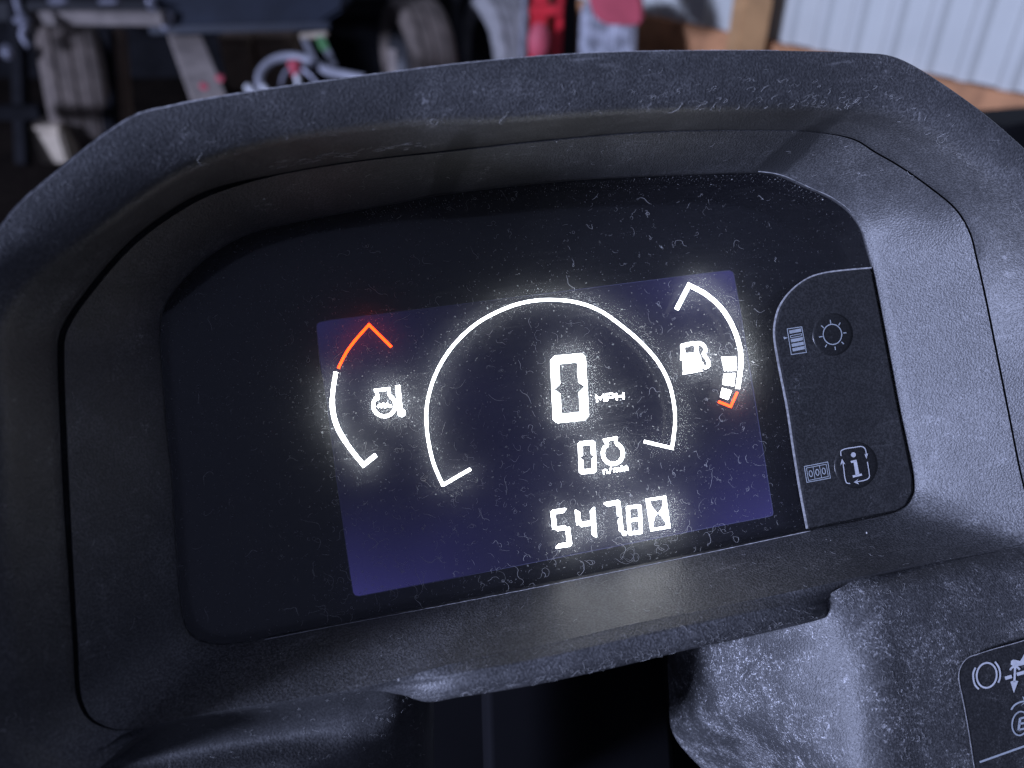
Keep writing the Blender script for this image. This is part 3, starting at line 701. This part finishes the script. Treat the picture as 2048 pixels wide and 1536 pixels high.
for _ in range(240):                                     # general scatter
    px = random.uniform(60, 2048); py = random.choice([random.uniform(100, 420), random.uniform(1150, 1400), random.uniform(100, 1400)])
    hood_fibre(random.choice([random.uniform(3, 11), random.uniform(16, 34)]), ang_index(px, py), random.randint(4, 12), random.uniform(.00014, .00026), random.uniform(.000014, .000026))
for _ in range(80):                                     # clusters along the upper right shoulder
    px = random.gauss(1560, 170); hood_fibre(random.gauss(J_sh + 3.5, 2.2), ang_index(px, 200), random.randint(5, 18), .0002, random.uniform(.000016, .00004), .6, random.choice([0, math.pi]) + random.gauss(0, .35), .00003)
for _ in range(60):
    px, py = random.uniform(1700, 2040), 0
    py = 300 + (px - 1700) * .5
    hood_fibre(random.uniform(12, 22), ang_index(px, py), random.randint(6, 18), .0002, random.uniform(.00002, .000035), .5)
for px, py, j, n in ((1250, 240, 19.5, 30), (1020, 245, 19, 34), (880, 262, 20, 26), (1330, 235, 20.5, 20), (1690, 240, 14, 34), (1760, 300, 13, 40), (1550, 235, 15, 30), (360, 330, 21, 26), (390, 330, 21, 20), (1940, 320, 20, 24), (1860, 330, 12, 26), (1560, 250, 14, 22)):
    hood_fibre(j, ang_index(px, py), n, .00022, .000036, .34, random.choice([0, math.pi]) + random.gauss(0, .2), .0002)
JL = nr - 5
for _ in range(130):                                     # ragged dusty line along the ledge lip
    px = random.uniform(800, 1660); py = 1420 - (px - 800) * .21
    den = 1.0 if px > 900 else .6
    if random.random() > den: continue
    hood_fibre(min(nr - 3.2, random.gauss(JL - 1.3, .8)), ang_index(px, py), random.randint(6, 20), .0002, random.uniform(.000014, .00003), .4, random.choice([0, math.pi]) + random.gauss(0, .3), .00001)
for _ in range(110):                                     # lint along the top seam, painting the groove lip's highlight and its dust
    hood_fibre(random.uniform(g_hi + .1, g_hi + 1.2), ang_index(random.triangular(470, 1500, 700), 300), random.randint(5, 14), .0002, random.uniform(.00002, .00005), .12, random.choice([0, math.pi]) + random.gauss(0, .08), .00003)
def patch_fibre(g, u, v, n, step, rr, turn):
    a, b = g.shape[:2]; h = random.uniform(0, 6.28); kap = 0; pts = []
    for _ in range(n):
        if not (0 <= u < a - 1.01 and 0 <= v < b - 1.01): break
        i, j = int(u), int(v); p = g[i, j]; eu = g[i + 1, j] - p; ev = g[i, j + 1] - p
        nn = np.cross(eu, ev); nn /= np.linalg.norm(nn) + 1e-12
        if nn[2] < 0: nn = -nn
        pts.append(p + eu * (u - i) + ev * (v - j) + nn * .00012)
        kap = kap * .8 + random.gauss(0, turn * .5); h += kap
        u += step * math.sin(h) / (np.linalg.norm(eu) + 1e-7); v += step * math.cos(h) / (np.linalg.norm(ev) + 1e-7)
    if len(pts) > 2: T.add(pts, rr)
for _ in range(320):
    patch_fibre(g_rc, random.uniform(4, 58), random.uniform(16, 60), random.randint(4, 13), .0002, random.uniform(.000015, .000032), .6)
for _ in range(120):
    patch_fibre(g_kp, random.uniform(0, 38), random.uniform(10, 70), random.randint(4, 12), .0002, random.uniform(.000014, .000024), .6)
lint = link('lint', mesh('lint', T.v, T.f), M['lint'])
lint.matrix_world = PANEL
tag(lint, 'curled pale lint fibres lying on the display cover and hood', 'lint', None, 'stuff')
# loose grains: small irregular lumps of dust
def grains():
    vs, fs = [], []
    def lump(p, r):
        b = len(vs); o = [(1, 0, 0), (-1, 0, 0), (0, 1, 0), (0, -1, 0), (0, 0, 1), (0, 0, -1)]
        for x in o: vs.append(p + np.array(x) * r * random.uniform(.6, 1.3))
        for f in ((0, 2, 4), (2, 1, 4), (1, 3, 4), (3, 0, 4), (2, 0, 5), (1, 2, 5), (3, 1, 5), (0, 3, 5)): fs.append(tuple(b + k for k in f))
    k = 0
    while k < 1400:
        px, py = random.uniform(330, 1820), random.uniform(350, 1280)
        if not in_lens(px, py): continue
        lump(P(px, py, ZL + .00005), .00003 * math.exp(random.gauss(0, .45))); k += 1
    for _ in range(900):
        px, py = random.uniform(700, 1720), 0                # drift along the top edge of the lens
        a = ang_index(px, 395 if px < 900 else 360); i = int(a) % NA; t = abs(random.gauss(0, 14)) + 4
        rr = r0[i] - t; lump(P(C0[0] + rr * cosq[i], C0[1] + rr * sinq[i], ZL + .00006), .00004 * math.exp(random.gauss(0, .5)))
    for _ in range(900):
        p, nn, _a, _b = surf(random.uniform(3, nr - 5), random.uniform(0, NA)); lump(p + nn * .00003, .000035 * math.exp(random.gauss(0, .5)))
    for px, py, r in ((1621, 372, .00035), (1645, 399, .0003), (1733, 1066, .00028), (797, 1360, .00025), (1672, 1516, .0002), (494, 232, .0003), (528, 398, .00022)):
        p = P(px, py, ZL if py < 420 and px > 1500 else .028); lump(p, r)
    return mesh('dust_grains', vs, fs)
gr = link('dust_grains', grains(), M['lint']); gr.matrix_world = PANEL
tag(gr, 'fine pale dust grains sprinkled over the dashboard', 'dust', None, 'stuff')

# ------------------------------------------------------------------ the shed behind
def box(bm, c, s, rot=None):
    m = Matrix.Translation(Vector([float(x) for x in c])) @ (rot or Matrix.Identity(4)) @ Matrix.Diagonal((*[float(x) for x in s], 1))
    return bmesh.ops.create_cube(bm, size=1.0, matrix=m)['verts']
def bobj(name, bm, m, parent=None, bev=0.0, smooth=rad(35)):
    if bev: bmesh.ops.bevel(bm, geom=list(bm.edges), offset=bev, segments=2, affect='EDGES')
    me = bpy.data.meshes.new(name); bm.to_mesh(me); bm.free()
    return link(name, me, m, parent, smooth)
def bar(name, a, b, wd, th, m, parent=None, bev=0.004):
    a, b = Vector([float(x) for x in a]), Vector([float(x) for x in b]); dv = b - a
    bm = bmesh.new(); box(bm, (0, 0, 0), (wd, th, dv.length), None)
    q_ = dv.to_track_quat('Z', 'Y').to_matrix().to_4x4(); q_.translation = (a + b) / 2
    bmesh.ops.transform(bm, matrix=q_, verts=bm.verts)
    return bobj(name, bm, m, parent, bev)
def tube(name, pts, r, m, parent=None, n=10):
    p = np.array(catmull(pts, False, 8)); vs, fs = [], []
    for i in range(len(p)):
        t = p[min(i + 1, len(p) - 1)] - p[max(i - 1, 0)]; t /= np.linalg.norm(t) + 1e-9
        u = np.cross(t, (.2, .3, .93)); u /= np.linalg.norm(u); v = np.cross(t, u)
        for k in range(n): a = 2 * math.pi * k / n; vs.append(p[i] + r * (math.cos(a) * u + math.sin(a) * v))
    for i in range(len(p) - 1):
        for k in range(n): fs.append((i * n + k, i * n + (k + 1) % n, (i + 1) * n + (k + 1) % n, (i + 1) * n + k))
    return link(name, mesh(name, vs, fs), m, parent, rad(60))
def lathe(profile, n=56):
    """(radius, axial) profile round the local X axis"""
    vs, fs = [], []
    for rr, x in profile:
        for k in range(n): a = 2 * math.pi * k / n; vs.append((x, rr * math.cos(a), rr * math.sin(a)))
    for j in range(len(profile) - 1):
        for k in range(n): fs.append((j * n + k, j * n + (k + 1) % n, (j + 1) * n + (k + 1) % n, (j + 1) * n + k))
    return vs, fs
M['tyre'] = simple('worn_dusty_tyre', (0.115, 0.092, 0.075), 0.85, var=0.3, scale=14, bump=.003)
M['tyre_grey'] = simple('grey_dusty_tyre', (0.27, 0.26, 0.25), 0.85, var=0.25, scale=14, bump=.003)
M['rim'] = simple('dark_rim', (0.03, 0.03, 0.032), 0.5)
M['steel'] = simple('dark_painted_steel', (0.007, 0.007, 0.008), 0.5, scale=9, spec=.2)
M['steel_grey'] = simple('dull_steel', (0.20, 0.20, 0.23), 0.45, 0.5, var=.5, scale=14)
M['black'] = simple('black_paint', (0.005, 0.005, 0.006), 0.7, scale=9, spec=.06)
M['blue'] = simple('dark_blue_hopper', (0.010, 0.013, 0.020), 0.45, var=.3, scale=5)
M['red'] = simple('faded_red_paint', (0.50, 0.02, 0.03), 0.45, var=.25, scale=8)
M['pink'] = simple('sun_faded_red', (0.46, 0.075, 0.10), 0.6, var=.15, scale=6)
M['wood_grey'] = simple('weathered_wood', (0.26, 0.22, 0.19), 0.8, var=.25, scale=12, bump=.002)
M['wood_dim'] = simple('dirty_wood', (0.13, 0.11, 0.095), 0.8, var=.25, scale=12, bump=.002)
M['wood_brown'] = simple('brown_timber', (0.44, 0.25, 0.11), 0.75, var=.22, scale=9, bump=.002)
M['board'] = simple('stained_skirt_board', (0.40, 0.19, 0.085), 0.75, var=.25, scale=8, bump=.002)
M['wall'] = simple('white_wall_metal', (0.47, 0.48, 0.44), 0.45, var=.05, scale=3)
M['dirt'] = simple('dirt_floor', (0.011, 0.008, 0.006), 0.95, var=.35, scale=4, bump=.01, spec=.04)
M['hose'] = simple('pale_hose', (0.22, 0.22, 0.24), 0.45, var=.15, scale=20)
M['white'] = simple('white_plastic', (0.45, 0.45, 0.45), 0.5, var=.1, scale=20)
M['green'] = simple('green_strap', (0.10, 0.26, 0.10), 0.7, var=.2, scale=20)
M['beige'] = simple('beige_card', (0.36, 0.30, 0.22), 0.8, var=.25, scale=10)
M['dark_brown'] = simple('dark_brown_crate', (0.075, 0.04, 0.025), 0.8, var=.3, scale=10)
M['card'] = simple('brown_card', (0.20, 0.14, 0.095), 0.85, var=.25, scale=8)

# floor
bm = bmesh.new()
bmesh.ops.create_grid(bm, x_segments=60, y_segments=60, size=9.0)
for v in bm.verts: v.co.z = random.gauss(0, .006)
fl = bobj('floor', bm, M['dirt'], None); fl.location = (0, 4.5, 0); fl['kind'] = 'structure'
# dark back wall of upright boards
bw = empty('back_wall', (0, 8.5, 0)); tag(bw, 'dark board wall at the far end of the shed behind the machines', 'wall')
bm0 = bmesh.new(); box(bm0, (0, 0, 1.5), (.235, .03, 3.0)); bme = bpy.data.meshes.new('board'); bm0.to_mesh(bme); bm0.free(); bme.materials.append(M['black'])
for k in range(30):
    o = bpy.data.objects.new('board', bme); COL.objects.link(o); o.parent = bw; o.location = (-6 + k * .24, random.uniform(-.004, .004), 0)

# right wall of ribbed metal panels above a skirt board
def ray_h(x, y, h):
    dd = CW @ np.array([(x - CX) / F, (y - CY) / F, 1.0]); t = (h - CAM[2]) / dd[2]; return CAM + dd * t
HB = 0.50
wa, wb = ray_h(1529, 76, HB), ray_h(2048, 186, HB)
wdir = (wb - wa)[:2] / np.linalg.norm((wb - wa)[:2])
wn = np.array([wdir[1], -wdir[0]]);
if wn @ (CAM[:2] - wa[:2]) < 0: wn = -wn
wall = empty('metal_wall', (wa[0], wa[1], 0)); wall.rotation_euler = (0, 0, math.atan2(wdir[1], wdir[0]))
tag(wall, 'white ribbed metal wall above a brown skirt board on the right', 'wall')
lside = 1.0 if (np.array([-wdir[1], wdir[0]]) @ wn) > 0 else -1.0   # +Y local towards the room?
def panel_mesh():
    prof_ = []; pw = 0.91; nrib = 6
    for k in range(nrib):
        x = k * pw / nrib; s_ = pw / nrib
        prof_ += [(x, 0), (x + s_ * .50, 0), (x + s_ * .62, .020), (x + s_ * .86, .020), (x + s_ * .98, 0)]
    vs = [(x, y * lside, z) for z in (HB, 3.4) for x, y in prof_]; n = len(prof_)
    return mesh('wall_panel', vs, [(i, i + 1, n + i + 1, n + i) for i in range(n - 1)])
pm = panel_mesh(); pm.materials.append(M['wall'])
for k in range(-4, 4):
    o = bpy.data.objects.new('wall_panel', pm); COL.objects.link(o); o.parent = wall; o.location = (k * .905 + .3, 0.0015 * (k % 2), 0)
for k in range(-2, 2):
    bm = bmesh.new(); box(bm, (k * 2.4 + 1.2, lside * .030, HB - .15), (2.392, .038, .30)); bobj('skirt_board', bm, M['board'], wall, .004)
for k in range(-2, 2):
    bm = bmesh.new(); box(bm, (k * 2.4 + 0.6, lside * .026, HB - .43), (2.392, .038, .25)); bobj('skirt_board', bm, M['dark_brown'], wall, .004)  # lower boards take a darker brown that paints in their shadow
# timber post in front of the wall
pc = ray_h(1532, 76.5, HB); pc = pc - np.r_[wdir * 0, 0]
bm = bmesh.new(); box(bm, (0, 0, 1.7), (.125, .12, 3.4))
po = bobj('timber_post', bm, M['wood_brown'], None, .006); po.location = (pc[0] + wn[0] * .13, pc[1] + wn[1] * .13, 0); po.rotation_euler = (0, 0, rad(8))
tag(po, 'upright brown timber post in front of the white wall', 'post')
# dark crate left of the post
def place_box(name, px0, py0, px1, py1, depth, thick, m, label, cat, bev=.01, tilt=0.0, kindpart='body', group=None):
    """crate with slats facing the camera whose front spans a pixel box"""
    a, b = Wd(px0, py0, depth), Wd(px1, py1, depth); wd_, ht = b[0] - a[0], (a[2] - b[2])
    r = empty(name, ((a[0] + b[0]) / 2, a[1], b[2])); tag(r, label, cat, group)
    bm = bmesh.new(); box(bm, (0, thick / 2, ht / 2), (wd_, thick, ht)); bobj(kindpart, bm, m, r, bev)
    bm = bmesh.new(); box(bm, (0, thick / 2, ht + .008), (wd_ * 1.03, thick * 1.03, .02)); bobj('lid', bm, m, r, .004)
    r.rotation_euler = (0, 0, tilt); return r
place_box('storage_crate', 1288, 30, 1372, 150, 3.9, .3, M['dark_brown'], 'dark brown crate on the floor left of the timber post', 'crate')

def tyre_thing(px, ytop, ybot, wpx, d, yaw, lean, m, parent, name='wheel'):
    c = Wd(px, (ytop + ybot) / 2, d); R_ = np.linalg.norm(Wd(px, ytop, d) - Wd(px, ybot, d)) / 2 * 1.02; hw = wpx / F * d / 2
    w_ = empty(name, c); w_.rotation_euler = (0, lean, yaw)
    pr_ = [(R_ * .62, -hw * .8), (R_ * .80, -hw), (R_ * .93, -hw * .96), (R_ * .985, -hw * .78)]
    for g_ in (-.5, 0, .5):                                # circumferential grooves
        pr_ += [(R_, hw * (g_ - .19)), (R_, hw * (g_ - .05)), (R_ * .975, hw * (g_ - .035)), (R_ * .975, hw * (g_ + .035)), (R_, hw * (g_ + .05)), (R_, hw * (g_ + .19))]
    pr_ += [(R_ * .985, hw * .78), (R_ * .93, hw * .96), (R_ * .80, hw), (R_ * .62, hw * .8)]
    link('tyre', mesh('tyre', *lathe(pr_)), m, w_, rad(40))
    rp = [(.001, -hw * .25), (R_ * .2, -hw * .3), (R_ * .25, -hw * .1), (R_ * .5, -hw * .2), (R_ * .6, -hw * .75), (R_ * .64, -hw * .8), (R_ * .64, hw * .8), (R_ * .6, hw * .75), (R_ * .5, hw * .3), (.001, hw * .25)]
    link('rim', mesh('rim', *lathe(rp, 40)), M['rim'], w_, rad(40))
    if parent is not None:
        w_.parent = parent; w_.matrix_parent_inverse = Matrix.Translation(-Vector(parent.location))
    return w_
# implement on the left: beam, uprights, two dark-shaded wheels
imp = empty('farm_implement', Wd(430, 330, 3.6)); tag(imp, 'dark steel farm implement on worn rubber tyres behind the hood', 'farm implement')
Li = Vector(imp.location)
def ip(a): return np.array(a) - np.array(Li)
a_, b_ = Wd(-260, -160, 4.6), Wd(1075, 190, 4.6)
bm = bmesh.new(); box(bm, ((a_ + b_) / 2 - np.array(Li)), (b_[0] - a_[0], .05, 1.1)); bobj('black_backing', bm, M['black'], imp, .01)  # sheet added to make the gap behind the tyres black
tyre_thing(152, 46, 312, 112, 3.55, rad(27), rad(7), M['tyre'], imp)
tyre_thing(836, 10, 250, 92, 3.9, rad(24), 0, M['tyre'], imp)
tyre_thing(1000, 0, 240, 92, 4.05, rad(20), 0, M['tyre_grey'], imp)
bar('beam', ip(Wd(60, 34, 3.3)), ip(Wd(330, 36, 3.3)), .06, .05, M['wood_dim'], imp)
bar('beam', ip(Wd(-80, 22, 3.75)), ip(Wd(1060, 6, 4.1)), .06, .08, M['steel'], imp)
bar('upright', ip(Wd(30, -80, 3.2)), ip(Wd(48, 330, 3.3)), .05, .05, M['black'], imp)
bar('upright', ip(Wd(240, 60, 3.6)), ip(Wd(262, 330, 3.6)), .045, .05, M['card'], imp)
bar('upright', ip(Wd(212, 60, 3.4)), ip(Wd(225, 330, 3.4)), .05, .05, M['black'], imp)
bar('upright', ip(Wd(785, 100, 3.8)), ip(Wd(790, 220, 3.8)), .04, .03, M['wood_grey'], imp)
bar('upright', ip(Wd(910, -20, 3.9)), ip(Wd(925, 220, 3.9)), .05, .05, M['steel'], imp)
bar('brace', ip(Wd(-10, 225, 3.1)), ip(Wd(84, 223, 3.1)), .05, .05, M['black'], imp)
for px, py, w_, h_ in ((45, 42, 34, 14), (118, 2, 46, 12), (220, 4, 50, 10), (14, 104, 26, 20)):
    a = Wd(px, py, 3.15); bm = bmesh.new(); bmesh.ops.create_icosphere(bm, subdivisions=2, radius=1.0)
    for v in bm.verts: v.co = Vector((v.co.x * w_ / F * 3.15 / 2, v.co.y * .03, v.co.z * h_ / F * 3.15 / 2 * 1.4)) * random.uniform(.85, 1.15)
    o = bobj('clamp', bm, M['steel_grey'], imp, 0); o.location = Vector(ip(a).tolist())
tube('chain', [ip(Wd(x, y, 3.15)) for x, y in ((30, -10), (40, 25), (52, 45), (44, 70), (60, 95))], .012, M['steel_grey'], imp)
# hopper
def hopper():
    d0 = 3.35
    r = empty('seed_hopper', Wd(490, 70, d0)); tag(r, 'dark blue hopper bin above the leaning plank', 'hopper')
    o_ = np.array(Wd(490, 70, d0))
    top = [Wd(292, -60, d0), Wd(700, -70, d0)]; bot = [Wd(345, 62, d0), Wd(640, 52, d0)]
    f = [top[0], top[1], Wd(690, 20, d0), bot[1], bot[0], Wd(300, 28, d0)]
    vs = [p - o_ for p in f] + [p - o_ + np.array([0, .45, 0]) for p in f]; n = 6
    fs = [tuple(range(n)), tuple(range(2 * n - 1, n - 1, -1))] + [(i, i + n, (i + 1) % n + n, (i + 1) % n) for i in range(n)]
    me = mesh('bin', vs, fs); bm = bmesh.new(); bm.from_mesh(me); bmesh.ops.recalc_face_normals(bm, faces=bm.faces); bmesh.ops.bevel(bm, geom=list(bm.edges), offset=.02, segments=3, affect='EDGES'); bm.to_mesh(me); bm.free()
    link('bin', me, M['blue'], r, rad(40))
    for px, py in ((302, 8), (330, 50), (312, 28), (338, 36)):
        bm = bmesh.new(); bmesh.ops.create_icosphere(bm, subdivisions=2, radius=.022); o = bobj('latch', bm, M['steel_grey'], r); o.location = Vector((Wd(px, py, d0 - .03) - o_).tolist()); o.scale = (1, .7, 1.3)
    bar('lip', Wd(300, 60, d0 - .01) - o_, Wd(660, 50, d0 - .01) - o_, .03, .03, M['blue'], r)
hopper()
# leaning plank with red ends
pl = empty('leaning_plank', Wd(420, 200, 3.2)); tag(pl, 'weathered grey plank leaning below the blue hopper, with red paint near its foot', 'plank')
o_ = np.array(Wd(420, 200, 3.2))
bar('plank', Wd(368, 68, 3.5) - o_, Wd(432, 235, 3.05) - o_, .13, .04, M['wood_grey'], pl)
for px, py in ((408, 172), (440, 156)):
    bm = bmesh.new(); box(bm, (0, 0, 0), (.03, .02, .022)); o = bobj('paint_mark', bm, M['pink'], pl, .004); o.location = Vector((Wd(px, py, 3.05) - o_).tolist()); o.rotation_euler = (.3, .5, .2)
# cartons far back
place_box('carton', 436, 82, 496, 200, 4.2, .25, M['card'], 'brown carton behind the leaning plank, left one of the pair', 'carton')
place_box('carton', 506, 80, 580, 200, 4.25, .25, M['card'], 'wider brown carton behind the pale hose, right one of the pair', 'carton')
place_box('feed_box', 58, 262, 118, 345, 3.3, .12, M['beige'], 'pale beige box on the floor under the left tyre', 'box')
# pale hose loop
h = tube('hose_loop', [Wd(x, y, 3.0 + dz) for x, y, dz in ((522, 190, 0), (520, 150, .02), (545, 122, .04), (585, 113, .05), (625, 124, .03), (655, 142, 0), (690, 150, -.03), (730, 158, -.05))], .017, M['hose'])
tag(h, 'pale grey hose arched in a loop above the hood edge', 'hose')
h = tube('cable', [Wd(x, y, 3.05) for x, y in ((560, 185), (568, 150), (590, 132), (620, 150), (640, 172), (700, 178))], .008, M['steel_grey'])
tag(h, 'thin grey cable curled inside the pale hose loop', 'cable')
cap = empty('red_valve', Wd(592, 150, 2.95)); tag(cap, 'small faded red valve handle standing inside the hose loop', 'valve')
o_ = np.array(Wd(592, 150, 2.95))
tube('stem', [Wd(598, 175, 2.95) - o_, Wd(594, 150, 2.95) - o_], .011, M['white'], cap)
bm = bmesh.new(); bmesh.ops.create_cone(bm, cap_ends=True, segments=16, radius1=.014, radius2=.03, depth=.06); o = bobj('handle', bm, M['pink'], cap, .006); o.location = Vector((Wd(591, 138, 2.95) - o_).tolist())
fit = empty('hose_coupling', Wd(516, 178, 2.95)); tag(fit, 'small white twin hose coupling by the hood edge', 'coupling')
o_ = np.array(Wd(516, 178, 2.95))
for px in (500, 530):
    tube('socket', [Wd(px - 6, 172, 2.95) - o_, Wd(px + 8, 190, 2.95) - o_], .014, M['white'], fit)
st = empty('green_strap', Wd(636, 100, 3.3)); tag(st, 'pale ratchet straps with green webbing hanging under the hopper', 'strap')
o_ = np.array(Wd(636, 100, 3.3))
bar('webbing', Wd(608, 78, 3.3) - o_, Wd(632, 130, 3.2) - o_, .025, .012, M['hose'], st, .002)
bar('webbing', Wd(640, 70, 3.3) - o_, Wd(668, 132, 3.2) - o_, .025, .012, M['hose'], st, .002)
bar('green_band', Wd(640, 76, 3.28) - o_, Wd(650, 98, 3.24) - o_, .03, .016, M['green'], st, .002)
bar('buckle', Wd(600, 72, 3.3) - o_, Wd(655, 68, 3.3) - o_, .03, .02, M['beige'], st, .004)
# red machine
rm = empty('red_machine', Wd(1110, 240, 3.6)); tag(rm, 'faded red farm machine with an upright frame and pink side shield', 'farm machine')
o_ = np.array(Wd(1110, 240, 3.6))
bar('frame', Wd(1082, -90, 3.55) - o_, Wd(1068, 190, 3.55) - o_, .085, .06, M['red'], rm)
bar('frame', Wd(1120, -90, 3.6) - o_, Wd(1108, 190, 3.6) - o_, .055, .06, M['red'], rm)
bar('crossbar', Wd(1060, 22, 3.5) - o_, Wd(1126, 18, 3.5) - o_, .05, .04, M['red'], rm)
bar('guard_rod', Wd(1052, -50, 3.5) - o_, Wd(1042, 120, 3.5) - o_, .02, .02, M['hose'], rm)
bm = bmesh.new(); bmesh.ops.create_icosphere(bm, subdivisions=3, radius=.06)
for v in bm.verts: v.co = Vector((v.co.x * .8, v.co.y * .6, v.co.z * 1.25)) * random.uniform(.94, 1.06)
o = bobj('knob', bm, M['pink'], rm); o.location = Vector((Wd(1078, 82, 3.45) - o_).tolist())
sh = [Wd(x, y, 3.15) - o_ for x, y in ((1165, -60), (1262, -70), (1284, 10), (1285, 46), (1268, 52), (1212, 50), (1190, 36), (1180, 10))]
vs = sh + [p + np.array([0.02, .10, 0]) for p in sh]; n = len(sh)
me = mesh('side_shield', vs, [tuple(range(n)), tuple(range(2 * n - 1, n - 1, -1))] + [(i, (i + 1) % n, (i + 1) % n + n, i + n) for i in range(n)])
bm = bmesh.new(); bm.from_mesh(me); bmesh.ops.recalc_face_normals(bm, faces=bm.faces); bmesh.ops.bevel(bm, geom=list(bm.edges), offset=.008, segments=2, affect='EDGES'); bm.to_mesh(me); bm.free()
link('side_shield', me, M['pink'], rm, rad(40))
bar('strut', Wd(1140, -40, 3.7) - o_, Wd(1136, 190, 3.7) - o_, .07, .06, M['steel'], rm)
tyre_thing(1216, 14, 250, 108, 3.65, rad(-7), rad(-3), simple('mud_caked_tyre', (0.30, 0.31, 0.34), .85, var=.5, scale=16, bump=.006), rm)
# dark machine corner at the right edge
fd = empty('dark_fender', Wd(2060, 300, 1.6)); tag(fd, 'black fender corner at the right edge behind the hood', 'fender')
o_ = np.array(Wd(2060, 300, 1.6))
sh = [Wd(x, y, 1.6) - o_ for x, y in ((2004, 256), (2060, 244), (2300, 226), (2300, 700), (2050, 600), (2016, 340))]
vs = sh + [p + np.array([0.0, .25, -.05]) for p in sh]; n = len(sh)
me = mesh('panel', vs, [tuple(range(n)), tuple(range(2 * n - 1, n - 1, -1))] + [(i, (i + 1) % n, (i + 1) % n + n, i + n) for i in range(n)])
bm = bmesh.new(); bm.from_mesh(me); bmesh.ops.recalc_face_normals(bm, faces=bm.faces); bmesh.ops.bevel(bm, geom=list(bm.edges), offset=.01, segments=3, affect='EDGES'); bm.to_mesh(me); bm.free()
link('panel', me, M['black'], fd, rad(40))
